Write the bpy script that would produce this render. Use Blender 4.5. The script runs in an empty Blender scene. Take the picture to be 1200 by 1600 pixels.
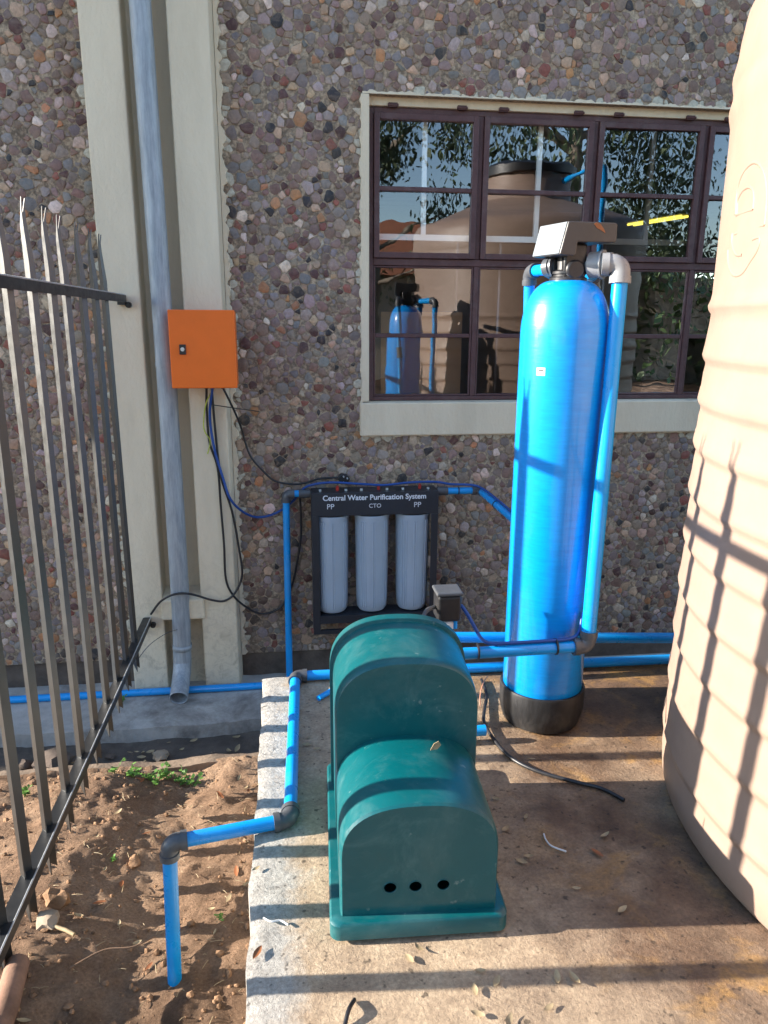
import bpy, bmesh, math, random
import numpy as np
from mathutils import Vector, Matrix, noise
from mathutils.geometry import tessellate_polygon

random.seed(7)
R = math.radians
sc = bpy.context.scene
col = sc.collection

# ------------------------------------------------------------------ camera
cd = bpy.data.cameras.new('camera')
cam = bpy.data.objects.new('camera', cd)
col.objects.link(cam)
cd.sensor_fit = 'VERTICAL'
cd.sensor_height = 36.0
cd.lens = 36.0 * 1160 / 1600
cd.clip_start = 0.02
cd.clip_end = 2000
_p, _y, _r = R(14.4), R(7.5), 0.006
_f = Vector((math.sin(_y) * math.cos(_p), math.cos(_y) * math.cos(_p), -math.sin(_p)))
_r0 = Vector((math.cos(_y), -math.sin(_y), 0))
_u0 = _r0.cross(_f)
_rt = _r0 * math.cos(_r) + _u0 * math.sin(_r)
_up = -_r0 * math.sin(_r) + _u0 * math.cos(_r)
cam.matrix_world = Matrix(((_rt.x, _up.x, -_f.x, 0), (_rt.y, _up.y, -_f.y, 0), (_rt.z, _up.z, -_f.z, 1.2), (0, 0, 0, 1)))
sc.camera = cam

# ------------------------------------------------------------------ light
SUN_EL, SUN_BACK = R(18.9), R(5.0)      # low sun from the left, slightly behind the wall
sdir = Vector((-math.cos(SUN_BACK) * math.cos(SUN_EL), math.sin(SUN_BACK) * math.cos(SUN_EL), math.sin(SUN_EL)))
w = bpy.data.worlds.new('World')
sc.world = w
w.use_nodes = True
wn = w.node_tree
wn.nodes.clear()
sky = wn.nodes.new('ShaderNodeTexSky')
sky.sky_type = 'NISHITA'
sky.sun_disc = False
sky.sun_elevation = SUN_EL
sky.sun_rotation = math.atan2(sdir.x, sdir.y)
sky.air_density = 1.0
sky.dust_density = 0.3
sky.ozone_density = 1.8
bg = wn.nodes.new('ShaderNodeBackground')
bg.inputs['Strength'].default_value = 0.15
wo = wn.nodes.new('ShaderNodeOutputWorld')
wn.links.new(sky.outputs[0], bg.inputs['Color'])
wn.links.new(bg.outputs[0], wo.inputs['Surface'])
sl = bpy.data.lights.new('sun', 'SUN')
sl.energy = 5.0
sl.angle = R(0.55)
sl.color = (1.0, 0.915, 0.81)
sun = bpy.data.objects.new('sun', sl)
col.objects.link(sun)
sun.location = sdir * 30
sun.rotation_euler = (-sdir).to_track_quat('-Z', 'Y').to_euler()
vs = sc.view_settings
vs.view_transform = 'Standard'
vs.look = 'None'
vs.exposure = 1.7
vs.gamma = 1.0
vs.use_curve_mapping = False
sc.cycles.max_bounces = 7
sc.cycles.diffuse_bounces = 3
sc.cycles.glossy_bounces = 4

# ------------------------------------------------------------------ materials
MATS = {}
def new_mat(name):
    m = bpy.data.materials.new(name)
    m.use_nodes = True
    nt = m.node_tree
    return m, nt, nt.nodes['Principled BSDF'], nt.nodes, nt.links

def nz(nt, scale, detail=4, rough=.6, vec=None, dist=0.0):
    n = nt.nodes.new('ShaderNodeTexNoise')
    n.inputs['Scale'].default_value = scale
    n.inputs['Detail'].default_value = detail
    n.inputs['Roughness'].default_value = rough
    n.inputs['Distortion'].default_value = dist
    if vec is not None:
        nt.links.new(vec, n.inputs['Vector'])
    return n.outputs['Fac']

def ramp(nt, fac, stops):
    r = nt.nodes.new('ShaderNodeValToRGB')
    e = r.color_ramp.elements
    while len(e) < len(stops):
        e.new(0.5)
    for i, (p, c) in enumerate(stops):
        e[i].position = p
        e[i].color = (c[0], c[1], c[2], 1) if not isinstance(c, (int, float)) else (c, c, c, 1)
    nt.links.new(fac, r.inputs['Fac'])
    return r.outputs['Color']

def mixc(nt, fac, a, b, mode='MIX'):
    n = nt.nodes.new('ShaderNodeMix')
    n.data_type = 'RGBA'
    n.blend_type = mode
    for sock, v in ((n.inputs['Factor'], fac), (n.inputs['A'], a), (n.inputs['B'], b)):
        if isinstance(v, (int, float)):
            sock.default_value = v if sock.name == 'Factor' else (v, v, v, 1)
        elif isinstance(v, tuple):
            sock.default_value = (*v[:3], 1)
        else:
            nt.links.new(v, sock)
    return n.outputs['Result']

def bump(nt, bsdf, height, strength, dist=.01):
    b = nt.nodes.new('ShaderNodeBump')
    b.inputs['Strength'].default_value = strength
    b.inputs['Distance'].default_value = dist
    nt.links.new(height, b.inputs['Height'])
    nt.links.new(b.outputs['Normal'], bsdf.inputs['Normal'])

def objvec(nt):
    return nt.nodes.new('ShaderNodeTexCoord').outputs['Object']

def M(name, c, rough=.5, metal=0., var=.12, scale=9., bmp=0., bscale=80., spec=.5, coat=0., dirt=None, dirt_amt=.3, stretch=None):
    if name in MATS:
        return MATS[name]
    m, nt, b, N, L = new_mat(name)
    v = objvec(nt)
    if stretch:
        mp = N.new('ShaderNodeMapping')
        mp.inputs['Scale'].default_value = stretch
        L.new(v, mp.inputs['Vector'])
        v = mp.outputs['Vector']
    f = nz(nt, scale, 5, .65, v)
    lo = tuple(x * (1 - var) for x in c)
    hi = tuple(min(1, x * (1 + var)) for x in c)
    cc = ramp(nt, f, [(.3, lo), (.7, hi)])
    if dirt:
        f2 = nz(nt, scale * .45, 8, .7, v, .4)
        k = ramp(nt, f2, [(.5, 0.), (.72, dirt_amt)])
        cc = mixc(nt, k, cc, dirt)
    L.new(cc, b.inputs['Base Color'])
    b.inputs['Metallic'].default_value = metal
    b.inputs['Specular IOR Level'].default_value = spec
    f3 = nz(nt, scale * 3, 4, .6, v)
    rr = ramp(nt, f3, [(.3, max(.02, rough - .08)), (.7, min(1, rough + .08))])
    L.new(rr, b.inputs['Roughness'])
    b.inputs['Coat Weight'].default_value = coat
    b.inputs['Coat Roughness'].default_value = .12
    if bmp:
        bump(nt, b, nz(nt, bscale, 4, .6, v), bmp, .004)
    MATS[name] = m
    return m

# ------------------------------------------------------------------ mesh helpers
class MB:
    def __init__(self):
        self.v, self.f = [], []
    def add(self, vs_, fs_):
        o = len(self.v)
        self.v += [tuple(p) for p in vs_]
        self.f += [tuple(i + o for i in f) for f in fs_]
        return self
    def box(self, a, b):
        x0, y0, z0 = a; x1, y1, z1 = b
        return self.add([(x0, y0, z0), (x1, y0, z0), (x1, y1, z0), (x0, y1, z0), (x0, y0, z1), (x1, y0, z1), (x1, y1, z1), (x0, y1, z1)],
                        [(0, 3, 2, 1), (4, 5, 6, 7), (0, 1, 5, 4), (1, 2, 6, 5), (2, 3, 7, 6), (3, 0, 4, 7)])
    def obox(self, c, ax, ay, az, h):
        c, ax, ay, az = Vector(c), Vector(ax), Vector(ay), Vector(az)
        vs_ = []
        for sz in (-1, 1):
            for sx, sy in ((-1, -1), (1, -1), (1, 1), (-1, 1)):
                vs_.append(c + ax * sx * h[0] + ay * sy * h[1] + az * sz * h[2])
        return self.add(vs_, [(0, 3, 2, 1), (4, 5, 6, 7), (0, 1, 5, 4), (1, 2, 6, 5), (2, 3, 7, 6), (3, 0, 4, 7)])
    def tube(self, pts, r, n=12, cap=True):
        pts = [Vector(p) for p in pts]
        rs = r if isinstance(r, (list, tuple)) else [r] * len(pts)
        prev = None
        rings = []
        for i, p in enumerate(pts):
            t = (pts[min(i + 1, len(pts) - 1)] - pts[max(i - 1, 0)])
            if t.length < 1e-9:
                t = Vector((0, 0, 1))
            t.normalize()
            if prev is None:
                a = Vector((0, 0, 1)) if abs(t.z) < .9 else Vector((1, 0, 0))
                u = t.cross(a).normalized()
            else:
                u = (prev - t * prev.dot(t))
                if u.length < 1e-6:
                    u = t.cross(Vector((0, 0, 1)))
                u.normalize()
            prev = u
            vv = t.cross(u)
            rings.append([p + (u * math.cos(2 * math.pi * k / n) + vv * math.sin(2 * math.pi * k / n)) * rs[i] for k in range(n)])
        vs_ = [q for rg in rings for q in rg]
        fs_ = []
        for i in range(len(pts) - 1):
            for k in range(n):
                k2 = (k + 1) % n
                fs_.append((i * n + k, i * n + k2, (i + 1) * n + k2, (i + 1) * n + k))
        if cap:
            fs_.append(tuple(reversed(range(n))))
            fs_.append(tuple((len(pts) - 1) * n + k for k in range(n)))
        return self.add(vs_, fs_)
    def cyl(self, a, b, r, n=20, r2=None):
        return self.tube([a, b], [r, r if r2 is None else r2], n)
    def lathe(self, prof, c, n=40, cap=True):
        vs_, fs_ = [], []
        for (r, z) in prof:
            for k in range(n):
                a = 2 * math.pi * k / n
                vs_.append((c[0] + r * math.cos(a), c[1] + r * math.sin(a), c[2] + z))
        for i in range(len(prof) - 1):
            for k in range(n):
                k2 = (k + 1) % n
                fs_.append((i * n + k, i * n + k2, (i + 1) * n + k2, (i + 1) * n + k))
        if cap:
            fs_.append(tuple(reversed(range(n))))
            fs_.append(tuple((len(prof) - 1) * n + k for k in range(n)))
        return self.add(vs_, fs_)
    def extrude(self, poly, vec):
        n = len(poly)
        vec = Vector(vec)
        vs_ = [Vector(p) for p in poly] + [Vector(p) + vec for p in poly]
        fs_ = [tuple(reversed(range(n))), tuple(range(n, 2 * n))]
        for k in range(n):
            k2 = (k + 1) % n
            fs_.append((k, k2, n + k2, n + k))
        return self.add(vs_, fs_)
    def mesh(self, name):
        me = bpy.data.meshes.new(name)
        me.from_pydata(self.v, [], self.f)
        bm = bmesh.new()
        bm.from_mesh(me)
        bmesh.ops.recalc_face_normals(bm, faces=bm.faces)
        bm.to_mesh(me)
        bm.free()
        return me
    def build(self, name, mat, parent=None, smooth=None, bevel=0., seg=2):
        return place(name, self.mesh(name), mat, parent, smooth, bevel, seg)

def place(name, me, mat, parent=None, smooth=None, bevel=0., seg=2):
    o = bpy.data.objects.new(name, me)
    col.objects.link(o)
    if mat is not None:
        me.materials.append(mat)
    if smooth is not None:
        me.polygons.foreach_set('use_smooth', [True] * len(me.polygons))
        me.set_sharp_from_angle(angle=R(smooth))
    if bevel:
        md = o.modifiers.new('bevel', 'BEVEL')
        md.width = bevel
        md.segments = seg
        md.limit_method = 'ANGLE'
        md.angle_limit = R(35)
    if parent is not None:
        attach(o, parent)
    return o

def wloc(o):
    p = Vector((0, 0, 0))
    while o is not None:
        p += o.location
        o = o.parent
    return p

def attach(o, parent):
    o.parent = parent
    o.location = o.location - wloc(parent)

def thing(name, label, cat, loc, group=None):
    o = bpy.data.objects.new(name, None)
    o.empty_display_size = .1
    col.objects.link(o)
    o.location = loc
    tag(o, label, cat, group)
    return o

def tag(o, label, cat, group=None):
    o['label'] = label
    o['category'] = cat
    if group:
        o['group'] = group
    return o

def struct(o):
    o['kind'] = 'structure'
    return o

def smoothpath(pts, sub=6):
    pts = [Vector(p) for p in pts]
    out = []
    n = len(pts)
    for i in range(n - 1):
        p0, p1, p2, p3 = pts[max(i - 1, 0)], pts[i], pts[i + 1], pts[min(i + 2, n - 1)]
        for s in range(sub):
            t = s / sub
            out.append(.5 * ((2 * p1) + (p2 - p0) * t + (2 * p0 - 5 * p1 + 4 * p2 - p3) * t * t + (3 * p1 - p0 - 3 * p2 + p3) * t ** 3))
    out.append(pts[-1])
    return out

def elbow(mb, corner, d_in, d_out, r, rb):
    """90 degree moulded elbow: bend plus two collars; d_in / d_out point away from the corner"""
    c = Vector(corner); a = Vector(d_in).normalized(); b = Vector(d_out).normalized()
    pts = []
    for k in range(9):
        t = k / 8 * math.pi / 2
        pts.append(c + a * rb * (1 - math.sin(t)) + b * rb * (1 - math.cos(t)))
    mb.tube([c + a * (rb + r * 1.1)] + pts + [c + b * (rb + r * 1.1)], r * 1.22, 18)
    mb.cyl(c + a * (rb + r * .35), c + a * (rb + r * 1.25), r * 1.36, 18)
    mb.cyl(c + b * (rb + r * .35), c + b * (rb + r * 1.25), r * 1.36, 18)

# ------------------------------------------------------------------ material set
def mat_stone():
    m, nt, b, N, L = new_mat('river_stone')
    a = N.new('ShaderNodeAttribute')
    a.attribute_name = 'tint'
    v = objvec(nt)
    f = nz(nt, 60, 6, .7, v, .6)
    k = ramp(nt, f, [(.25, .62), (.75, 1.35)])
    c = mixc(nt, 1.0, a.outputs['Color'], k, 'MULTIPLY')
    f2 = nz(nt, 22, 6, .7, v, 1.2)
    k2 = ramp(nt, f2, [(.46, 0.), (.72, .55)])
    c = mixc(nt, k2, c, (.30, .215, .155))
    L.new(c, b.inputs['Base Color'])
    b.inputs['Roughness'].default_value = .62
    bump(nt, b, nz(nt, 110, 6, .7, v), .45, .004)
    return m

def mat_mortar():
    m, nt, b, N, L = new_mat('mortar_bed')
    v = objvec(nt)
    vo = N.new('ShaderNodeTexVoronoi')
    vo.inputs['Scale'].default_value = 75
    L.new(v, vo.inputs['Vector'])
    f = nz(nt, 9, 6, .7, v)
    c = ramp(nt, f, [(.3, (.24, .17, .118)), (.5, (.37, .275, .19)), (.72, (.47, .375, .27))])
    sp = ramp(nt, nz(nt, 70, 3, .6, v), [(.4, .55), (.65, 1.3)])
    c = mixc(nt, 1.0, c, sp, 'MULTIPLY')
    L.new(c, b.inputs['Base Color'])
    b.inputs['Roughness'].default_value = .9
    bump(nt, b, nz(nt, 90, 6, .75, v), .9, .008)
    return m

def mat_plaster():
    m, nt, b, N, L = new_mat('cream_plaster')
    v = objvec(nt)
    mp = N.new('ShaderNodeMapping'); mp.inputs['Scale'].default_value = (1, 1, .22)
    L.new(v, mp.inputs['Vector'])
    f = nz(nt, 5, 6, .65, mp.outputs['Vector'])
    c = ramp(nt, f, [(.3, (.62, .52, .375)), (.6, (.73, .62, .455)), (.8, (.67, .595, .43))])
    # rain streaks and scuffs near the foot of the pier
    sep = N.new('ShaderNodeSeparateXYZ'); L.new(v, sep.inputs[0])
    mr = N.new('ShaderNodeMapRange')
    mr.inputs['From Min'].default_value = -.62; mr.inputs['From Max'].default_value = .25
    mr.inputs['To Min'].default_value = .55; mr.inputs['To Max'].default_value = 0.0
    L.new(sep.outputs['Z'], mr.inputs['Value'])
    st = ramp(nt, nz(nt, 16, 8, .75, v, .8), [(.48, 0.), (.66, 1.)])
    mu = N.new('ShaderNodeMath'); mu.operation = 'MULTIPLY'
    L.new(mr.outputs[0], mu.inputs[0]); L.new(st, mu.inputs[1])
    c = mixc(nt, mu.outputs[0], c, (.22, .17, .12))
    L.new(c, b.inputs['Base Color'])
    b.inputs['Roughness'].default_value = .75
    mp2 = N.new('ShaderNodeMapping'); mp2.inputs['Scale'].default_value = (1, 1, .55)
    L.new(v, mp2.inputs['Vector'])
    bump(nt, b, nz(nt, 75, 4, .6, mp2.outputs['Vector']), .55, .006)
    return m

def mat_soil():
    m, nt, b, N, L = new_mat('red_soil')
    v = objvec(nt)
    f = nz(nt, 3.2, 8, .7, v, .5)
    c = ramp(nt, f, [(.3, (.14, .082, .05)), (.5, (.27, .17, .105)), (.72, (.38, .265, .175))])
    g = nz(nt, 130, 5, .7, v)
    c = mixc(nt, 1.0, c, ramp(nt, g, [(.25, .55), (.75, 1.35)]), 'MULTIPLY')
    # damp earth round the buried pipe; also paints in the shade over the near soil
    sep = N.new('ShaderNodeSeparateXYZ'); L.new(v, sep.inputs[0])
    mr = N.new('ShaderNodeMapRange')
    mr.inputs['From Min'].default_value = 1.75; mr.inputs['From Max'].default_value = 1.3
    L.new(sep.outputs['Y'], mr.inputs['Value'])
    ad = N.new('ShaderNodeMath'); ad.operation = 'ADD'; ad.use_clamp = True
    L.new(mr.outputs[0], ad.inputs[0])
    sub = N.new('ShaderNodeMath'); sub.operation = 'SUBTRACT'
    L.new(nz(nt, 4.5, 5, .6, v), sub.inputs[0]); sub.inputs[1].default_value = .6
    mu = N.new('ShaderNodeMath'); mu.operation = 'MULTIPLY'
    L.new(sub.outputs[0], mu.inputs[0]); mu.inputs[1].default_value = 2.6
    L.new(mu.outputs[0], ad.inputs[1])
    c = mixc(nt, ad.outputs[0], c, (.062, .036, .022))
    L.new(c, b.inputs['Base Color'])
    b.inputs['Roughness'].default_value = .95
    b.inputs['Specular IOR Level'].default_value = .2
    bump(nt, b, nz(nt, 70, 8, .75, v), .9, .012)
    return m

def mat_slab():
    m, nt, b, N, L = new_mat('stained_concrete')
    v = objvec(nt)
    sep = N.new('ShaderNodeSeparateXYZ'); L.new(v, sep.inputs[0])
    def math_(op, a, b_, clamp=False):
        n = N.new('ShaderNodeMath'); n.operation = op; n.use_clamp = clamp
        for i, q in enumerate((a, b_)):
            if isinstance(q, (int, float)):
                n.inputs[i].default_value = q
            else:
                L.new(q, n.inputs[i])
        return n.outputs[0]
    n1 = nz(nt, 4, 8, .65, v, .3)
    n2 = nz(nt, 11, 8, .7, v, .4)
    base = ramp(nt, n2, [(.3, (.30, .215, .14)), (.55, (.45, .335, .22)), (.75, (.56, .44, .30))])
    # grey raw cast edge along the left
    ke = math_('ADD', math_('MULTIPLY', math_('SUBTRACT', .02, sep.outputs['X']), 16.), math_('MULTIPLY', math_('SUBTRACT', n2, .5), 3.), True)
    grey = ramp(nt, nz(nt, 40, 8, .75, v), [(.3, (.27, .25, .22)), (.6, (.45, .42, .37)), (.75, (.58, .54, .47))])
    base = mixc(nt, ke, base, grey)
    # rust-brown spill across the middle of the slab
    wet = math_('ADD', math_('MULTIPLY', math_('SUBTRACT', sep.outputs['X'], .42), 2.6), math_('MULTIPLY', math_('SUBTRACT', n1, .47), 3.2), True)
    wet = math_('MULTIPLY', wet, ramp(nt, nz(nt, 2.2, 6, .6, v, .4), [(.30, .45), (.52, 1.)]))
    base = mixc(nt, wet, base, ramp(nt, n2, [(.3, (.085, .05, .03)), (.7, (.215, .13, .075))]))
    och = ramp(nt, nz(nt, 5.5, 7, .65, v, .6), [(.52, 0.), (.66, .65)])
    okx = math_('MULTIPLY', math_('SUBTRACT', sep.outputs['X'], .45), 3., True)
    base = mixc(nt, math_('MULTIPLY', och, okx), base, (.46, .25, .065))
    base = mixc(nt, 1.0, base, ramp(nt, nz(nt, 120, 4, .7, v), [(.3, .72), (.7, 1.22)]), 'MULTIPLY')
    pit = ramp(nt, nz(nt, 55, 2, .5, v), [(.28, .35), (.36, 1.)])
    base = mixc(nt, 1.0, base, pit, 'MULTIPLY')
    L.new(base, b.inputs['Base Color'])
    rr = ramp(nt, wet, [(.1, .9), (.9, .55)])
    L.new(rr, b.inputs['Roughness'])
    bump(nt, b, nz(nt, 85, 8, .75, v), .75, .008)
    return m

def mat_glass():
    m, nt, b, N, L = new_mat('window_glass')
    N.remove(b)
    out = N['Material Output']
    g = N.new('ShaderNodeBsdfGlossy'); g.inputs['Roughness'].default_value = .004
    g.inputs['Color'].default_value = (.95, .97, 1, 1)
    t = N.new('ShaderNodeBsdfTransparent'); t.inputs['Color'].default_value = (.93, .95, .95, 1)
    fr = N.new('ShaderNodeFresnel'); fr.inputs['IOR'].default_value = 2.3
    mx = N.new('ShaderNodeMixShader')
    v = objvec(nt)
    bp = N.new('ShaderNodeBump'); bp.inputs['Strength'].default_value = .03; bp.inputs['Distance'].default_value = .02
    L.new(nz(nt, 5, 2, .5, v), bp.inputs['Height'])
    L.new(bp.outputs[0], g.inputs['Normal'])
    L.new(fr.outputs[0], mx.inputs[0]); L.new(t.outputs[0], mx.inputs[1]); L.new(g.outputs[0], mx.inputs[2])
    L.new(mx.outputs[0], out.inputs['Surface'])
    return m

def mat_galv():
    m, nt, b, N, L = new_mat('galvanised_steel')
    v = objvec(nt)
    mp = N.new('ShaderNodeMapping'); mp.inputs['Scale'].default_value = (1, 1, .12)
    L.new(v, mp.inputs['Vector'])
    f = nz(nt, 60, 6, .7, mp.outputs['Vector'])
    c = ramp(nt, f, [(.3, (.22, .245, .27)), (.6, (.37, .40, .43)), (.8, (.50, .52, .54))])
    L.new(c, b.inputs['Base Color'])
    b.inputs['Metallic'].default_value = .2
    L.new(ramp(nt, nz(nt, 30, 5, .6, v), [(.3, .45), (.7, .62)]), b.inputs['Roughness'])
    bump(nt, b, f, .12, .003)
    return m

def mat_vessel():
    m, nt, b, N, L = new_mat('wound_fibreglass_blue')
    v = objvec(nt)
    mp = N.new('ShaderNodeMapping'); mp.inputs['Scale'].default_value = (.12, .12, 1)
    L.new(v, mp.inputs['Vector'])
    f = nz(nt, 160, 4, .6, mp.outputs['Vector'])
    c = ramp(nt, f, [(.25, (.0, .245, .76)), (.75, (.0, .33, .90))])
    L.new(c, b.inputs['Base Color'])
    b.inputs['Roughness'].default_value = .33
    b.inputs['Coat Weight'].default_value = .6
    b.inputs['Coat Roughness'].default_value = .1
    bump(nt, b, f, .25, .0015)
    return m

m_stone, m_mortar, m_plaster = mat_stone(), mat_mortar(), mat_plaster()
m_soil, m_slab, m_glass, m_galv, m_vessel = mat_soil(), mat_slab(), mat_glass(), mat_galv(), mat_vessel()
m_pipe = M('blue_pvc', (.0, .30, .75), .32, var=.10, scale=6, coat=.15, dirt=(.25, .28, .28), dirt_amt=.18)
m_fit = M('grey_pvc_fitting', (.075, .08, .088), .38, var=.12, scale=20, dirt=(.22, .2, .17), dirt_amt=.3)
m_fit2 = M('pale_grey_pvc_fitting', (.25, .255, .26), .32, var=.12, scale=20)
m_black = M('black_plastic', (.016, .016, .018), .4, var=.2, scale=20, dirt=(.12, .10, .08), dirt_amt=.2)
m_steel_black = M('black_gloss_paint', (.018, .019, .020), .42, var=.2, scale=14, dirt=(.07, .06, .045), dirt_amt=.3, bmp=.04, bscale=120)
m_pale = M('black_gloss_pale', (.013, .015, .015), .42, 0., var=.2, scale=10, spec=.9, coat=.6)
m_pale.node_tree.nodes['Principled BSDF'].inputs['Coat Roughness'].default_value = .38
m_edge = M('bright_metal', (.55, .57, .58), .35, .6, var=.15, scale=40)  # bare metal parts, and the bead added for the rail's edge glint
m_wood = M('maroon_window_paint', (.085, .036, .036), .55, var=.2, scale=24, bmp=.35, bscale=90, dirt=(.3, .27, .25), dirt_amt=.14)
m_green = M('teal_polyethylene', (.0, .088, .098), .36, var=.10, scale=5, bmp=.05, bscale=200, dirt=(.25, .33, .30), dirt_amt=.22)
_nt = m_green.node_tree; _b = _nt.nodes['Principled BSDF']
_src = _b.inputs['Base Color'].links[0].from_socket
_v = objvec(_nt)
_c = mixc(_nt, ramp(_nt, nz(_nt, 42, 3, .5, _v), [(.70, 0.), (.77, .4)]), _src, (.35, .40, .36))
_c = mixc(_nt, ramp(_nt, nz(_nt, 7, 8, .75, _v, 1.5), [(.52, 0.), (.78, .38)]), _c, (.13, .24, .23))
_nt.links.new(_c, _b.inputs['Base Color'])
m_tan = M('sand_polyethylene', (.30, .208, .158), .5, var=.05, scale=4, bmp=.05, bscale=60, dirt=(.45, .32, .22), dirt_amt=.25)
m_orange = M('orange_powder_coat', (.86, .155, .010), .42, var=.04, scale=10, bmp=.06, bscale=300)
m_white = M('white_plastic', (.68, .68, .66), .5, var=.08, scale=12)
m_sump = M('grey_blue_housing', (.37, .435, .515), .38, var=.05, scale=6)
m_char = M('charcoal_powder_coat', (.022, .025, .032), .42, var=.1, scale=18)
m_bluecab = M('blue_cable', (.01, .06, .26), .45, var=.1, scale=15)
m_yel = M('yellow_green_wire', (.45, .50, .06), .5, var=.3, scale=30)
m_taupe = M('taupe_plastic', (.055, .050, .047), .45, var=.08, scale=15)
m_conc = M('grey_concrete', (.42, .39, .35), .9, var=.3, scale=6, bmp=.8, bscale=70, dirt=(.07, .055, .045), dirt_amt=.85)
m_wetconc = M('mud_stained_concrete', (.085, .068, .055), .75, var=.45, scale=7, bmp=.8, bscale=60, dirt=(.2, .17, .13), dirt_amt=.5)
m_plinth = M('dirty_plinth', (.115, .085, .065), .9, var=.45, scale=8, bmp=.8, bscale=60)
m_leaf_dry = M('dry_leaf', (.36, .27, .15), .7, var=.3, scale=40)
m_leaf_red = M('brown_leaf', (.28, .10, .035), .6, var=.3, scale=40)
m_green_leaf = M('weed_leaf', (.10, .22, .035), .6, var=.35, scale=30)
m_clod = M('soil_clod', (.27, .16, .09), .95, var=.45, scale=25, bmp=.8, bscale=90, spec=.2)
m_rock = M('pale_rock', (.34, .26, .18), .85, var=.3, scale=14, bmp=.6, bscale=60)
m_card = M('brown_cardboard', (.55, .36, .20), .85, var=.08, scale=8)
m_room = M('dim_room_paint', (.22, .22, .21), .85, var=.1, scale=4)
m_whitepaint = M('white_painted_bar', (.78, .77, .72), .5, var=.05, scale=10)
m_foliage = M('tree_foliage', (.045, .075, .024), .6, var=.5, scale=1.5)
m_bark = M('tree_bark', (.20, .16, .12), .9, var=.4, scale=8, bmp=.6, bscale=30)
m_roof = M('terracotta_roof', (.36, .13, .06), .8, var=.25, scale=10)
m_brickhouse = M('house_plaster', (.5, .42, .33), .9, var=.1, scale=3)

# ================================================================== SETTING
# ---- soil: one sheet, fine where it is seen, reaching the horizon
def soil_h(x, y):
    t = min(1, max(0, (y - 1.2) / 1.5))
    z = -.335 - .185 * t ** 1.25
    n = noise.fractal(Vector((x * 3.1, y * 3.1, 3.3)), .9, 2.1, 5) * .030
    n += noise.fractal(Vector((x * 13, y * 13, 8.1)), .8, 2.2, 4) * .011
    n += max(0, noise.noise(Vector((x * 34, y * 34, 1.7)))) * .010
    z += n
    # spoil heap under the fence, hollow beside the slab
    z += .055 * math.exp(-((x + .72) / .16) ** 2) * (1 if y < 2.5 else max(0, (2.7 - y) / .2))
    z -= .03 * math.exp(-((x + .42) / .12) ** 2)
    if y > 2.72:
        z = -.80
    if abs(x) > 3 or y < -1:
        z = -.36 if y < 2.7 else -.80
    return z

def axis(parts):
    out = []
    for a, b, s in parts:
        n = max(1, int(round((b - a) / s)))
        out += [a + (b - a) * i / n for i in range(n)]
    out.append(parts[-1][1])
    return out
gx = axis([(-600, -60, 180), (-60, -8, 13), (-8, -2, 1), (-2, -1.3, .06), (-1.3, -.08, .0125), (-.08, 4, .8), (4, 60, 14), (60, 600, 180)])
gy = axis([(-600, -60, 180), (-60, -8, 13), (-8, -1, 1), (-1, .9, .15), (.9, 2.70, .0125), (2.70, 2.74, .02), (2.74, 8, 1.0), (8, 60, 13), (60, 600, 180)])
gv = [(x, y, soil_h(x, y)) for y in gy for x in gx]
nx = len(gx)
gf = [(j * nx + i, j * nx + i + 1, (j + 1) * nx + i + 1, (j + 1) * nx + i) for j in range(len(gy) - 1) for i in range(nx - 1)]
mb = MB(); mb.v = gv; mb.f = gf
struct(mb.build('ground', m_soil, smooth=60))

# ---- concrete slab (pump plinth)
SX0 = -.105
sx = axis([(SX0, .9, .02), (.9, 3.4, .1)])
sy = axis([(-3.0, .8, .2), (.8, 2.39, .02)])
def slab_z(x, y):
    z = noise.fractal(Vector((x * 5, y * 5, 0)), .9, 2, 4) * .0022
    if x < .02:
        z += noise.fractal(Vector((x * 40, y * 40, 5)), .8, 2, 3) * .0028 - max(0, .015 - (x - SX0)) * .35
    return z - .002
mb = MB()
top = {}
for j, y in enumerate(sy):
    for i, x in enumerate(sx):
        xx, yy = x, y
        if i == 0:
            xx += noise.fractal(Vector((3, y * 6, 1)), .8, 2, 4) * .010
        if j == len(sy) - 1:
            yy += noise.fractal(Vector((x * 6, 7, 1)), .8, 2, 4) * .008
        top[i, j] = len(mb.v)
        mb.v.append((xx, yy, slab_z(x, y)))
for j in range(len(sy) - 1):
    for i in range(len(sx) - 1):
        mb.f.append((top[i, j], top[i + 1, j], top[i + 1, j + 1], top[i, j + 1]))
loop = [top[i, 0] for i in range(len(sx))] + [top[len(sx) - 1, j] for j in range(1, len(sy))] + \
       [top[i, len(sy) - 1] for i in range(len(sx) - 2, -1, -1)] + [top[0, j] for j in range(len(sy) - 2, 0, -1)]
low = []
for k in loop:
    p = mb.v[k]
    low.append(len(mb.v))
    mb.v.append((p[0], p[1], -.78))
for k in range(len(loop)):
    k2 = (k + 1) % len(loop)
    mb.f.append((loop[k], loop[k2], low[k2], low[k]))
struct(mb.build('concrete_slab', m_slab, smooth=50))

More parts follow.
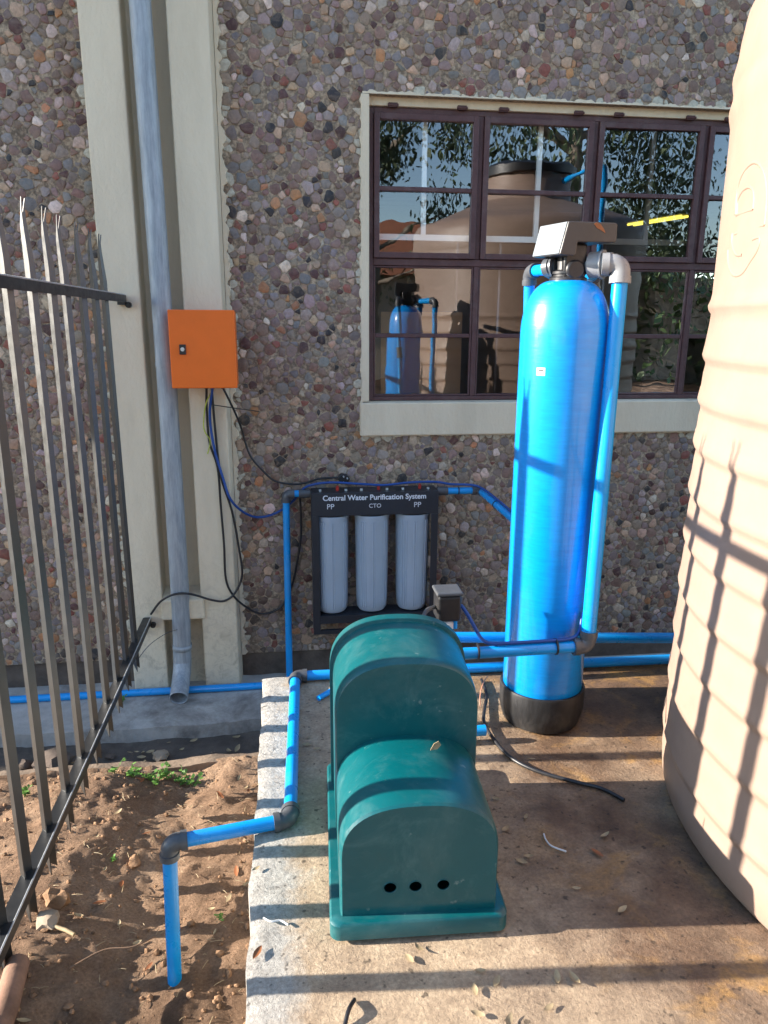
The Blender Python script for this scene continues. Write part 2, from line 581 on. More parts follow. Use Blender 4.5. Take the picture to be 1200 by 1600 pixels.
# ---- drain along the foot of the wall
def strip(name, y0, y1, z0, z1, mat, amp=.006):
    xs = axis([(-8.3, -1.6, .4), (-1.6, .1, .025), (.1, 4.0, .4)])
    ys = axis([(y0, y1, max(.02, (y1 - y0) / 8))])
    mb = MB(); t = {}
    for j, y in enumerate(ys):
        for i, x in enumerate(xs):
            t[i, j] = len(mb.v)
            e = noise.fractal(Vector((x * 5, y * 5, z0)), .8, 2, 4) * amp
            ye = y + (noise.fractal(Vector((x * 4, 2, z1)), .8, 2, 4) * .012 if j == 0 else 0)
            mb.v.append((x, ye, z1 + e))
    for j in range(len(ys) - 1):
        for i in range(len(xs) - 1):
            mb.f.append((t[i, j], t[i + 1, j], t[i + 1, j + 1], t[i, j + 1]))
    for i in range(len(xs) - 1):
        a, b = mb.v[t[i, 0]], mb.v[t[i + 1, 0]]
        k = len(mb.v)
        mb.v += [(a[0], a[1], z0), (b[0], b[1], z0)]
        mb.f.append((t[i, 0], k, k + 1, t[i + 1, 0]))
    return struct(mb.build(name, mat, smooth=45))
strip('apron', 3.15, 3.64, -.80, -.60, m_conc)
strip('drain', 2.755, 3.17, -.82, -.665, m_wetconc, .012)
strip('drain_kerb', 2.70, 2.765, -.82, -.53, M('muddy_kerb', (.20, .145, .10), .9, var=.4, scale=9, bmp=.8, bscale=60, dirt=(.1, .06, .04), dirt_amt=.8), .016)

# ---- building
bld = thing('building', 'pebble stone clad building with a cream pier and a maroon steel window', 'building', (1.0, 3.7, -.6))
WY = 3.605
WX0, WX1, WZ0, WZ1 = .366, 2.66, .658, 2.17      # window opening
mb = MB()
mb.box((-8.3, WY, -.47), (-.74, 3.9, 3.4))
mb.box((-.33, WY, -.47), (WX0, 3.9, 3.4))
mb.box((WX0, WY, -.47), (WX1, 3.9, WZ0))
mb.box((WX0, WY, WZ1), (WX1, 3.9, 3.4))
mb.box((WX1, WY, -.47), (6.0, 3.9, 3.4))
wall = mb.build('wall', m_mortar, bld)
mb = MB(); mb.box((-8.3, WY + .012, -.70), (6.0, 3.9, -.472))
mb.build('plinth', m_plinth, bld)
mb = MB()
mb.extrude([(-.795, 3.88, -.62), (-.785, 3.49, -.62), (-.622, 3.49, -.62), (-.615, 3.585, -.62), (-.447, 3.585, -.62), (-.44, 3.49, -.62), (-.272, 3.49, -.62), (-.243, 3.88, -.62)], (0, 0, 4.02))
mb.build('pier', m_plaster, bld, bevel=.006)
mb = MB()
mb.extrude([(-.628, 3.472, -.215), (-.628, 3.472, -.115), (-.628, 3.584, -.075), (-.628, 3.584, -.235)], (.205, 0, 0))
mb.build('pipe_ledge', m_plaster, bld, bevel=.008)

# stones: scattered discs -> power diagram -> chamfered cobbles
def scatter(rect, holes, rmin, rmax, rng):
    x0, x1, z0, z1 = rect
    cell = rmax * 2
    grid, pts = {}, []
    fails = 0
    tries = int((x1 - x0) * (z1 - z0) / (rmin * rmin) * 3.2)
    for t in range(tries):
        fr = t / tries
        r = rmin + (rmax - rmin) * (1 - fr) ** 1.6 * rng.random() ** .6
        x, z = rng.uniform(x0, x1), rng.uniform(z0, z1)
        if any(a < x < b and c < z < d for a, b, c, d in holes):
            continue
        gi, gj = int(x / cell // 1), int(z / cell // 1)
        ok = True
        for a in (-1, 0, 1):
            for b in (-1, 0, 1):
                for (px_, pz_, pr) in grid.get((gi + a, gj + b), ()):
                    if (px_ - x) ** 2 + (pz_ - z) ** 2 < ((pr + r) * .98) ** 2:
                        ok = False
                        break
                if not ok:
                    break
            if not ok:
                break
        if ok:
            pts.append((x, z, r))
            grid.setdefault((gi, gj), []).append((x, z, r))
    return pts

def clip(poly, nx_, nz_, d):
    out = []
    n = len(poly)
    for i in range(n):
        a, b = poly[i], poly[(i + 1) % n]
        da, db = a[0] * nx_ + a[1] * nz_ - d, b[0] * nx_ + b[1] * nz_ - d
        if da <= 0:
            out.append(a)
        if (da < 0 < db) or (db < 0 < da):
            t = da / (da - db)
            out.append((a[0] + (b[0] - a[0]) * t, a[1] + (b[1] - a[1]) * t))
    return out

PAL = [((.175, .135, .130), 20), ((.150, .150, .158), 18), ((.155, .105, .090), 15), ((.34, .26, .19), 7), ((.43, .38, .34), 5), ((.062, .030, .030), 6),
       ((.022, .022, .025), 3), ((.31, .16, .08), 4), ((.17, .062, .048), 4), ((.195, .165, .14), 14), ((.27, .235, .235), 9)]
PW = [w_ for _, w_ in PAL]
rng = random.Random(11)
def stone_set(rect, holes, bounds):
    pts = scatter(rect, holes, .0095, .0285, rng)
    cell = .09
    grid = {}
    for k, p in enumerate(pts):
        grid.setdefault((int(p[0] // cell), int(p[1] // cell)), []).append(k)
    res = []
    for k, (x, z, r) in enumerate(pts):
        if r < .013 and rng.random() < .25:
            continue
        poly = [(x + 2.1 * r * math.cos(a * math.pi / 5), z + 2.1 * r * math.sin(a * math.pi / 5)) for a in range(10)]
        gi, gj = int(x // cell), int(z // cell)
        gap = rng.uniform(.0008, .0036)
        for a in (-1, 0, 1):
            for b in (-1, 0, 1):
                for q in grid.get((gi + a, gj + b), ()):
                    if q == k:
                        continue
                    x2, z2, r2 = pts[q]
                    dx, dz = x2 - x, z2 - z
                    d = math.hypot(dx, dz)
                    off = (d * d + r * r - r2 * r2) / (2 * d) - gap
                    poly = clip(poly, dx / d, dz / d, x * dx / d + z * dz / d + off)
                    if len(poly) < 3:
                        break
        for (nx_, nz_, d) in bounds(x, z):
            poly = clip(poly, nx_, nz_, d)
        if rng.random() < .6:
            for q in range(rng.choice((1, 1, 2))):
                aa = rng.uniform(0, 6.283)
                poly = clip(poly, math.cos(aa), math.sin(aa), x * math.cos(aa) + z * math.sin(aa) + r * rng.uniform(.42, .85))
        if len(poly) < 3:
            continue
        # knock the corners off, jitter
        rp = []
        n = len(poly)
        for i in range(n):
            a, b = Vector(poly[i]), Vector(poly[(i + 1) % n])
            if (b - a).length < .004:
                rp.append((a + b) / 2)
                continue
            c = rng.uniform(.04, .20)
            rp.append(a.lerp(b, c)); rp.append(a.lerp(b, 1 - c))
        if len(rp) > 12:
            rp = rp[::2] if len(rp) > 18 else rp
        ar = abs(sum(rp[i].x * rp[i - 1].y - rp[i - 1].x * rp[i].y for i in range(len(rp)))) / 2
        if ar < .00009:
            continue
        res.append((x, z, r, rp, ar))
    return res

def cobble(mb, tints, x, z, r, rp, tint):
    n = len(rp)
    cx_ = sum(p.x for p in rp) / n; cz_ = sum(p.y for p in rp) / n
    h = rng.uniform(.0015, .0055)
    tx, tz = rng.uniform(-.10, .10), rng.uniform(-.10, .10)
    o = len(mb.v)
    for sc_, hh in ((1.0, -.006), (.97, h * .55), (.84, h * .92)):
        for p in rp:
            jx, jz = p.x - cx_, p.y - cz_
            s = sc_ * (1 if sc_ == 1 else rng.uniform(.94, 1.05))
            lift = 0 if hh < 0 else jx * tx + jz * tz
            mb.v.append((cx_ + jx * s, WY - max(-.006, hh + lift), cz_ + jz * s))
            tints.append(tint)
    mb.v.append((cx_ + rng.uniform(-.15, .15) * r, WY - h, cz_ + rng.uniform(-.15, .15) * r))
    tints.append(tint)
    for L_ in range(2):
        for k in range(n):
            k2 = (k + 1) % n
            mb.f.append((o + L_ * n + k, o + L_ * n + k2, o + (L_ + 1) * n + k2, o + (L_ + 1) * n + k))
    for k in range(n):
        mb.f.append((o + 2 * n + k, o + 2 * n + (k + 1) % n, o + 3 * n))

def finish_stone(mb, tints, name, parent):
    me = bpy.data.meshes.new(name)
    me.from_pydata(mb.v, [], mb.f)
    bm = bmesh.new(); bm.from_mesh(me)
    bmesh.ops.recalc_face_normals(bm, faces=bm.faces)
    bm.to_mesh(me); bm.free()
    at = me.attributes.new('tint', 'FLOAT_COLOR', 'POINT')
    flat = []
    for t in tints:
        flat += [t[0], t[1], t[2], 1.0]
    at.data.foreach_set('color', flat)
    return place(name, me, m_stone, parent, smooth=38)

def bounds_right(x, z):
    b = [(-1, 0, .243), (0, -1, .47)]
    if z > WZ1: b.append((0, -1, -(WZ1 + .002)))
    elif z < WZ0: b.append((0, 1, WZ0 - .002))
    elif x < WX0: b.append((1, 0, WX0 - .002))
    elif x > WX1: b.append((-1, 0, -(WX1 + .002)))
    return b
stones = [(s, 0) for s in stone_set((-.235, 3.1, -.46, 2.75), [(WX0 - .008, WX1 + .008, WZ0 - .008, WZ1 + .008)], bounds_right)]
stones += [(s, 1) for s in stone_set((-1.75, -.80, -.46, 2.75), [], lambda x, z: [(1, 0, -.795), (0, -1, .47)])]
def stone_tint(x, z):
    c = rng.choices(PAL, PW)[0][0]
    k = rng.uniform(.78, 1.28)
    c = tuple(v_ * k * t_ * rng.uniform(.93, 1.07) for v_, t_ in zip(c, (1.36, 1.16, 1.05)))
    edge = min(abs(x + .243) if x > -.5 else 9, abs(x + .795) if x < -.5 else 9,
               abs(z - WZ1) if WX0 < x < WX1 and z > WZ1 else 9, abs(x - WX0) if WZ0 < z < WZ1 and x < WX0 else 9,
               abs(z - WZ0) if WX0 < x < WX1 and z < WZ0 else 9)
    if edge < .022 and rng.random() < .6:
        c = (.50, .46, .36)        # slopped with cream paint beside the trim
    elif z < -.12 and noise.noise(Vector((x * 3, z * 4, 9))) - z * .9 > .25:
        c = tuple(v_ * .45 + d_ * .55 for v_, d_ in zip(c, (.115, .082, .06)))   # mud splashed up from the drain
    return c
def seen(s):
    x, z = s[0], s[1]
    if not (-1.25 < x < 1.95 and z < 2.42): return 0
    if .1 < x < .75 and -.33 < z < .42: return 0
    if 1.15 < x < 1.6 and z < .66: return 0
    return s[4] * (1 if x > -.5 else .8)
order = sorted(range(len(stones)), key=lambda k: -seen(stones[k][0]))
picked = set(order[:298])
rest, rest_t = MB(), []
for k, (s, _) in enumerate(stones):
    x, z, r, rp, ar = s
    t = stone_tint(x, z)
    if k in picked:
        one, ot = MB(), []
        cobble(one, ot, x, z, r, rp, t)
        finish_stone(one, ot, 'stone', wall)
    else:
        cobble(rest, rest_t, x, z, r, rp, t)
so = finish_stone(rest, rest_t, 'stones', wall)
so['kind'] = 'stuff'
so['label'] = 'the smaller pebbles of the stone cladding'

# ragged plaster where the cream trim laps onto the stones
def ragged(a, b, side, parent, seed, wmin=.004, wmax=.020, step=.011):
    a, b, side = Vector(a), Vector(b), Vector(side)
    n = max(4, int((b - a).length / step)); r_ = random.Random(seed)
    mb = MB()
    for k in range(n + 1):
        p = a.lerp(b, k / n)
        w_ = wmin + (wmax - wmin) * max(0, min(1, .5 + .9 * noise.noise(p * 23 + Vector((seed, 0, 0))) + r_.uniform(-.28, .28)))
        out = Vector((0, -.0105 - r_.uniform(0, .004), 0))
        mb.v += [p + Vector((0, .004, 0)), p + out, p + side * w_ * .8 + out * .9, p + side * w_ + Vector((0, .004, 0))]
    for k in range(n):
        for q in range(3):
            mb.f.append((4 * k + q, 4 * k + q + 1, 4 * k + q + 5, 4 * k + q + 4))
    return mb.build('plaster_edge', m_plaster, parent, smooth=45)
ragged((-.262, WY, -.47), (-.262, WY, 3.3), (1, 0, 0), bld, 1, .010, .036)
ragged((-.782, WY, -.47), (-.782, WY, 3.3), (-1, 0, 0), bld, 2, .006, .030)
ragged((WX0, WY, WZ0), (WX0, WY, WZ1), (-1, 0, 0), bld, 3, .003, .018)
ragged((WX0, WY, WZ1), (WX1, WY, WZ1), (0, 0, 1), bld, 4, .003, .020)
ragged((WX0, WY, WZ0), (WX1, WY, WZ0), (0, 0, -1), bld, 5, .001, .012)
# window
FY = 3.650
mb = MB()
X0, X1, Z0, Z1, ZT = .397, 2.62, .822, 2.133, 1.472
mull = [.921, 1.472, 2.022]
mb.box((X0, FY, Z0), (X0 + .026, FY + .035, Z1))
mb.box((X1 - .026, FY, Z0), (X1, FY + .035, Z1))
mb.box((X0 + .026, FY, Z1 - .024), (X1 - .026, FY + .035, Z1))
mb.box((X0 + .026, FY, Z0), (X1 - .026, FY + .035, Z0 + .02))
for xm in mull:
    mb.box((xm - .012, FY, Z0 + .02), (xm + .012, FY + .035, ZT - .016))
    mb.box((xm - .012, FY, ZT + .016), (xm + .012, FY + .035, Z1 - .024))
mb.box((X0 + .026, FY - .001, ZT - .016), (X1 - .026, FY + .036, ZT + .016))
win = mb.build('window', m_wood, bld, bevel=.003)
edges_ = [X0 + .026] + mull + [X1 - .026]
rw = random.Random(5)
for i in range(4):
    a = edges_[i] + (.012 if i else 0); b = edges_[i + 1] - (.012 if i < 3 else 0)
    for (za, zb, upper) in ((ZT + .016, Z1 - .024, True), (Z0 + .02, ZT - .016, False)):
        wdt = .027 if upper else .010
        y0, y1 = (FY - .014, FY + .018) if upper else (FY + .004, FY + .022)
        mb = MB()
        mb.box((a + .001, y0, za + .001), (a + wdt, y1, zb - .001))
        mb.box((b - wdt, y0, za + .001), (b - .001, y1, zb - .001))
        mb.box((a + wdt, y0, zb - wdt), (b - wdt, y1, zb - .001))
        mb.box((a + wdt, y0, za + .001), (b - wdt, y1, za + wdt))
        mb.build('casement_frame', m_wood, win, bevel=.0025)
        zm = (1.792 if upper else 1.134)
        mb = MB(); mb.box((a + wdt, y0 + .002, zm - .010), (b - wdt, y1 - .002, zm + .010))
        mb.build('glazing_bar', m_wood, win, bevel=.003)
        for (pa, pb) in ((za + wdt, zm - .010), (zm + .010, zb - wdt)):
            tx_, tz_ = -.020 + rw.uniform(-.003, .003), rw.uniform(-.004, .004)
            xm, zc, yg = (a + b) / 2, (pa + pb) / 2, (y0 + y1) / 2 + .004
            vs_ = []
            for (px_, pz_) in ((a + wdt - .003, pa - .003), (b - wdt + .003, pa - .003), (b - wdt + .003, pb + .003), (a + wdt - .003, pb + .003)):
                vs_.append((px_, yg + (px_ - xm) * tx_ + (pz_ - zc) * tz_, pz_))
            mb = MB(); mb.add(vs_, [(0, 1, 2, 3)])
            mb.build('pane', m_glass, win)
        if upper:
            for hx in (a + .085, b - .085):
                mb = MB()
                mb.box((hx - .020, FY - .022, Z1 - .004), (hx + .020, FY + .004, Z1 + .014))
                mb.cyl((hx - .024, FY - .022, Z1 + .004), (hx + .024, FY - .022, Z1 + .004), .006, 8)
                mb.build('hinge', m_wood, win, smooth=40)
# plastered reveal and sill
mb = MB()
mb.box((WX0 - .006, 3.592, Z0), (X0, 3.69, WZ1 - .001))
mb.box((X1, 3.588, Z0), (WX1 + .014, 3.69, WZ1 - .001))
mb.box((X0, 3.636, Z1 + .001), (X1, 3.69, WZ1 + .004))
mb.build('reveal', m_plaster, win, bevel=.004)
mb = MB()
mb.extrude([(WX0 - .014, 3.574, WZ0), (WX0 - .014, 3.576, Z0 - .004), (WX0 - .014, 3.70, Z0 - .001), (WX0 - .014, 3.70, WZ0)], (WX1 - WX0 + .028, 0, 0))
mb.build('sill', m_plaster, win, bevel=.006)
# white bars inside the glass and the dim room
mb = MB(); mb.box((X0, 3.700, 1.575), (X1, 3.715, 1.602)); mb.build('inner_bar', m_whitepaint, win)
for xb in (.668, 1.222, 1.785, 2.34):
    mb = MB(); mb.box((xb - .011, 3.698, 1.602), (xb + .011, 3.717, 2.15)); mb.build('inner_bar', m_whitepaint, win)
for xb in (.846, 1.06, 1.348, 1.60):
    mb = MB(); mb.box((xb - .005, 3.735, .70), (xb + .005, 3.745, 1.575)); mb.build('burglar_bar', M('grey_bar', (.2, .2, .21), .5), win)
mb = MB()
rx0, rx1, ry0, ry1, rz0, rz1 = .2, 6.0, 3.905, 10.0, -.5, 2.6
for q in ([(rx0, ry0, rz0), (rx1, ry0, rz0), (rx1, ry1, rz0), (rx0, ry1, rz0)], [(rx0, ry0, rz1), (rx1, ry0, rz1), (rx1, ry1, rz1), (rx0, ry1, rz1)],
          [(rx0, ry1, rz0), (rx1, ry1, rz0), (rx1, ry1, rz1), (rx0, ry1, rz1)], [(rx0, ry0, rz0), (rx0, ry1, rz0), (rx0, ry1, rz1), (rx0, ry0, rz1)],
          [(rx1, ry0, rz0), (rx1, ry1, rz0), (rx1, ry1, rz1), (rx1, ry0, rz1)]):
    mb.add(q, [(0, 1, 2, 3)])
mb.build('room', m_room, bld)
mb = MB(); mb.box((-8.4, 3.3, 3.4), (6.1, 10.5, 3.46)); mb.build('roof', m_roof, bld)
cb = MB(); cb.box((.466, 3.690, .835), (.868, 3.695, 1.245))
tag(cb.build('cardboard_sheet', m_card), 'plain brown cardboard sheet standing behind the lower window pane', 'cardboard')
ft = thing('ceiling_lamp', 'twin tube fluorescent lamp on the ceiling seen through the window', 'lamp', (4.3, 8.6, 2.6))
L0, L1 = Vector((4.12, 8.95, 2.33)), Vector((4.36, 8.15, 2.33))
ld = (L1 - L0).normalized(); lu = Vector((-ld.y, ld.x, 0))
mb = MB(); mb.obox((L0 + L1) / 2 + Vector((0, 0, .04)), ld, lu, (0, 0, 1), (.43, .08, .02)); mb.tube([(L0 + L1) / 2 + Vector((0, 0, .06)), (L0 + L1) / 2 + Vector((0, 0, .27))], .012, 8); mb.build('housing', m_room, ft)
m_em, nt, b, N, L = new_mat('lamp_tube')
b.inputs['Emission Color'].default_value = (1, .82, .12, 1); b.inputs['Emission Strength'].default_value = .55
b.inputs['Base Color'].default_value = (.6, .55, .1, 1)
for yy in (-.045, .045):
    mb = MB(); mb.cyl(L0 + lu * yy, L1 + lu * yy, .014, 10); mb.build('tube', m_em, ft, smooth=60)

# ================================================================== THINGS ON THE WALL
# ---- downpipe
dp = thing('downpipe', 'galvanised round downpipe in the recess of the cream pier', 'downpipe', (-.535, 3.48, -.62))
mb = MB()
path = [(-.545, 3.482, 3.4), (-.532, 3.482, 1.3), (-.535, 3.482, 0), (-.544, 3.481, -.40), (-.546, 3.472, -.455), (-.549, 3.444, -.50), (-.551, 3.395, -.535), (-.552, 3.335, -.562)]
pts = smoothpath(path, 5)
rs = [.0435] * len(pts)
mb.tube(pts, rs, 28, cap=False)
o = mb.build('pipe', m_galv, dp, smooth=60)
md = o.modifiers.new('wall', 'SOLIDIFY'); md.thickness = .003; md.offset = -1
mb = MB(); mb.tube([(-.5405, 3.481, -.345), (-.542, 3.481, -.372)], .0465, 28, cap=False)
o = mb.build('collar', m_galv, dp, smooth=60); md = o.modifiers.new('wall', 'SOLIDIFY'); md.thickness = .002; md.offset = -1
mb = MB(); mb.tube([(-.532, 3.482, 1.0), (-.532, 3.482, 1.02)], .0455, 28, cap=False); mb.box((-.545, 3.525, 1.0), (-.519, 3.586, 1.02))
mb.build('bracket', m_galv, dp, smooth=60)

# ---- orange box
ob = thing('control_box', 'square orange metal electrical box with a small black lock', 'electrical box', (-.347, 3.49, .917))
mb = MB(); mb.box((-.480, 3.335, .919), (-.214, 3.489, 1.239)); mb.build('body', m_orange, ob, bevel=.004)
mb = MB(); mb.box((-.486, 3.316, .915), (-.209, 3.333, 1.243)); dr = mb.build('door', m_orange, ob, bevel=.004)
mb = MB(); mb.box((-.445, 3.308, 1.058), (-.418, 3.3155, 1.100)); lk = mb.build('lock', m_black, ob, bevel=.002)
mb = MB(); mb.cyl((-.4315, 3.3035, 1.080), (-.4315, 3.309, 1.080), .0085, 16); mb.build('key_barrel', m_edge, lk, smooth=40)
for gx_ in (-.352, -.325, -.280):
    mb = MB(); mb.cyl((gx_, 3.42, .905), (gx_, 3.42, .9188), .009, 12); mb.build('cable_gland', m_black, ob, smooth=40)

def cable(name, pts, r, mat, label, cat='cable', sub=6, n=8):
    mb = MB(); mb.tube(smoothpath(pts, sub), r, n)
    return tag(mb.build(name, mat, smooth=70), label, cat)
cable('cable', [(-.352,3.42,.908),(-.361,3.47,.806),(-.357,3.47,.659),(-.326,3.47,.538),(-.320,3.47,.354),(-.314,3.47,.164),(-.313,3.47,-.013),(-.280,3.485,-.109),(-.222,3.56,-.202),(-.165,3.575,-.240),(-.101,3.575,-.236),(-.045,3.575,-.197),(.003,3.575,-.096),(.031,3.575,.022),(.053,3.575,.155),(.056,3.575,.287),(.052,3.57,.368)],
      .0055, m_black, 'black cable drooping from the orange box across to the filter unit')
cable('cable', [(-.330,3.425,.908),(-.326,3.462,.689),(-.312,3.465,.494),(-.270,3.475,.324),(-.245,3.48,.133),(-.236,3.48,.003),(-.273,3.475,-.087),(-.327,3.47,-.125),(-.387,3.465,-.115),(-.446,3.45,-.086),(-.487,3.435,-.068),(-.535,3.43,-.063),(-.578,3.43,-.074),(-.628,3.45,-.111),(-.677,3.47,-.178)],
      .0055, m_black, 'black cable looping behind the downpipe to the end of the lower fence rail')
cable('cable', [(-.325,3.412,.908),(-.347,3.45,.778),(-.335,3.455,.630),(-.304,3.46,.494),(-.273,3.46,.386),(-.220,3.52,.307),(-.163,3.57,.267),(-.101,3.57,.272),(-.038,3.572,.299),(.020,3.575,.344),(.074,3.54,.413),(.135,3.51,.440),(.211,3.50,.447),(.335,3.50,.438),(.460,3.50,.429),(.586,3.50,.439),(.713,3.50,.439),(.791,3.49,.428),(.883,3.47,.427),(.930,3.44,.417),(.940,3.24,.417),(.940,2.9,.417),(.940,2.3,.417)],
      .006, m_bluecab, 'blue cable running from the orange box over the filter unit')
cable('wire', [(-.320,3.42,.908),(-.360,3.45,.837),(-.376,3.45,.750),(-.373,3.455,.706),(-.352,3.462,.662),(-.367,3.462,.603)], .0028, m_yel, 'thin yellow and green earth wire dangling below the orange box', 'wire')
pc = thing('plug_cable', 'black cable ending in an unplugged three pin plug above the filter unit', 'cable', (.27, 3.57, .45))
mb = MB(); mb.tube(smoothpath([(-.280,3.42,.908),(-.240,3.462,.806),(-.215,3.56,.706),(-.182,3.575,.578),(-.124,3.575,.499),(-.064,3.575,.444),(.028,3.575,.426),(.090,3.575,.434),(.153,3.575,.452),(.241,3.565,.457)], 6), .005, 8)
mb.build('cord', m_black, pc, smooth=70)
mb = MB()
mb.extrude([(.240, 3.575, .448), (.240, 3.575, .466), (.256, 3.575, .480), (.285, 3.575, .474), (.300, 3.575, .452), (.290, 3.575, .436), (.262, 3.575, .428)], (0, -.032, 0))
pg = mb.build('plug', m_black, pc, bevel=.005)
for (qx, qz) in ((.266, .468), (.284, .459), (.266, .438)):
    mb = MB(); mb.cyl((qx, 3.545, qz), (qx, 3.526, qz), .0038, 10); mb.build('pin', m_edge, pg, smooth=40)
cable('cable_tie', [(-.339,3.455,.830),(-.226,3.47,.810),(-.129,3.578,.782)], .0022, m_black, 'thin black cable tie tail sticking out sideways below the orange box', 'cable tie')

# ---- filter unit
fu = thing('filter_unit', 'black framed wall filter unit with three grey cartridge housings', 'water filter', (.41, 3.58, -.33))
FX0, FX1, FZ0, FZ1, FF = .106, .722, -.318, .405, 3.452
mb = MB()
mb.box((FX0, FF, .292), (FX1, FF + .004, FZ1)); mb.box((FX0, FF + .004, FZ1 - .004), (FX1, 3.58, FZ1))
hd = mb.build('header_panel', m_char, fu, bevel=.0015)
for xx in (FX0, FX1 - .034):
    mb = MB(); mb.box((xx, FF, FZ0), (xx + .034, FF + .004, .2918)); mb.box((xx if xx == FX0 else xx + .030, FF + .004, FZ0), ((xx + .004) if xx == FX0 else xx + .034, 3.58, .400))
    mb.build('side_post', m_char, fu, bevel=.0015)
mb = MB(); mb.box((FX0 + .034, FF + .002, -.236), (FX1 - .034, 3.575, -.222)); mb.box((FX0 + .034, FF + .001, -.262), (FX1 - .034, FF + .006, -.2365)); mb.build('shelf', m_char, fu)
mb = MB(); mb.box((FX0 + .034, FF + .001, FZ0), (FX1 - .034, FF + .02, FZ0 + .02)); mb.build('bottom_rail', m_char, fu)
for k, (hx, cap_t) in enumerate(((.204, 0), (.404, 0), (.608, 0))):
    mb = MB()
    prof = [(.0, -.218), (.045, -.219), (.066, -.214), (.075, -.200), (.079, -.15), (.084, .26), (.087, .272), (.087, .284)]
    mb.lathe(prof, (hx, 3.545 - .01, 0), 40)
    hs = mb.build('housing', m_sump, fu, smooth=40)
    for a in (226, 234, 242, 268, 276, 312, 320):
        mb = MB(); ca, sa = math.cos(R(a)), math.sin(R(a))
        mb.tube([(hx + .0765 * ca, 3.535 + .0765 * sa, -.19), (hx + .0790 * ca, 3.535 + .0790 * sa, -.14), (hx + .0842 * ca, 3.535 + .0842 * sa, .255)], .0034, 6)
        mb.build('rib', m_sump, hs, smooth=50)
    mb = MB(); mb.lathe([(.080, .2845), (.083, .288), (.083, .335), (.06, .36), (.06, .398)], (hx, 3.535, 0), 32)
    cp = mb.build('cap', m_black, hs, smooth=40)
    mb = MB(); mb.cyl((hx + .03, 3.51, .4055), (hx + .03, 3.51, .425), .008, 12); mb.cyl((hx + .03, 3.51, .425), (hx + .03, 3.51, .430), .005, 10)
    mb.build('release_button', M('red_button', (.45, .03, .02), .4), fu, smooth=40)
    for bx in (-.055, .07):
        mb = MB(); mb.cyl((hx + bx, 3.50, .4055), (hx + bx, 3.50, .414), .007, 6); mb.build('bolt', m_edge, fu)
m_print = M('white_print', (.72, .74, .78), .5, var=.02)
def text(body, x, z, size, parent, y, bold=0., align='CENTER', mat=None):
    cu = bpy.data.curves.new('t', 'FONT')
    cu.body = body; cu.size = size; cu.align_x = align; cu.align_y = 'CENTER'; cu.offset = bold; cu.extrude = .0004
    to = bpy.data.objects.new('t', cu); col.objects.link(to)
    bpy.context.view_layer.update()
    me = bpy.data.meshes.new_from_object(to.evaluated_get(bpy.context.evaluated_depsgraph_get()))
    bpy.data.objects.remove(to); bpy.data.curves.remove(cu)
    me.transform(Matrix.Translation((x, y, z)) @ Matrix.Rotation(R(90), 4, 'X'))
    return place('lettering', me, mat or m_print, parent)
def fit(body, x0, x1, z, parent, y, bold):
    o = text(body, 0, 0, .05, parent, 0, bold)
    xs = [v_.co.x for v_ in o.data.vertices]
    s = (x1 - x0) / (max(xs) - min(xs))
    o.data.transform(Matrix.Translation(((x0 + x1) / 2, y, z)) @ Matrix.Diagonal((s, 1, s, 1)) @ Matrix.Translation((-(max(xs) + min(xs)) / 2, 0, 0)))
    return o
fit('Central Water Purification System', .160, .660, .380, hd, FF - .0006, .0011)
fit('PP', .180, .214, .338, hd, FF - .0006, 0.0)
fit('CTO', .382, .440, .338, hd, FF - .0006, 0.0)
fit('PP', .602, .636, .338, hd, FF - .0006, 0.0)

# ---- pipe runs
PR = .017
def run(name, label, pts, r=PR, fmat=None, base=None, sag=None, ties=None):
    """pipe through corner points; an elbow at every inner corner"""
    pts = [Vector(p) for p in pts]
    t = thing(name, label, 'pipe', base or pts[0])
    rb = r * 1.15
    for i in range(len(pts) - 1):
        a, b = pts[i], pts[i + 1]
        d = (b - a).normalized()
        a2 = a + d * (rb + r * .5) if i > 0 else a
        b2 = b - d * (rb + r * .5) if i < len(pts) - 2 else b
        mb = MB(); mb.cyl(a2, b2, r, 24); mb.build('pipe', m_pipe, t, smooth=50)
    for i in range(1, len(pts) - 1):
        mb = MB(); elbow(mb, pts[i], pts[i - 1] - pts[i], pts[i + 1] - pts[i], r, rb)
        mb.build('elbow', fmat or m_fit, t, smooth=45)
    return t
def zip_tie(parent, p, d, r):
    p, d = Vector(p), Vector(d).normalized()
    mb = MB(); mb.cyl(p - d * .0022, p + d * .0022, r, 20); mb.build('cable_tie', m_black, parent, smooth=50)

pw = run('wall_pipe', 'blue pipe dropping down the stone wall from the filter unit', [(.104, 3.545, .386), (-.014, 3.545, .386), (-.022, 3.545, -.60)])
mb = MB(); mb.cyl((.048, 3.545, .386), (.104, 3.545, .386), PR * 1.3, 20); mb.build('coupling', m_fit, pw, smooth=45)
pf = run('feed_pipe', 'blue pipe leaving the filter unit toward the tall blue vessel', [(.723, 3.5, .393), (.940, 3.5, .391), (.940, 2.27, .391), (.940, 2.27, 1.335), (.852, 2.12, 1.335)])
mb = MB(); mb.cyl((.723, 3.5, .393), (.775, 3.5, .393), PR * 1.3, 20); mb.build('coupling', m_fit, pf, smooth=45)
zip_tie(pf, (.83, 3.5, .392), (1, 0, 0), PR + .003); zip_tie(pf, (.94, 3.2, .391), (0, 1, 0), PR + .003)
mb = MB(); mb.cyl((-4.2, 3.452, -.583), (-.05, 3.455, -.581), PR * 1.05, 20)
lp = tag(mb.build('ground_pipe', m_pipe, smooth=50), 'long blue pipe lying along the foot of the cream pier', 'pipe')
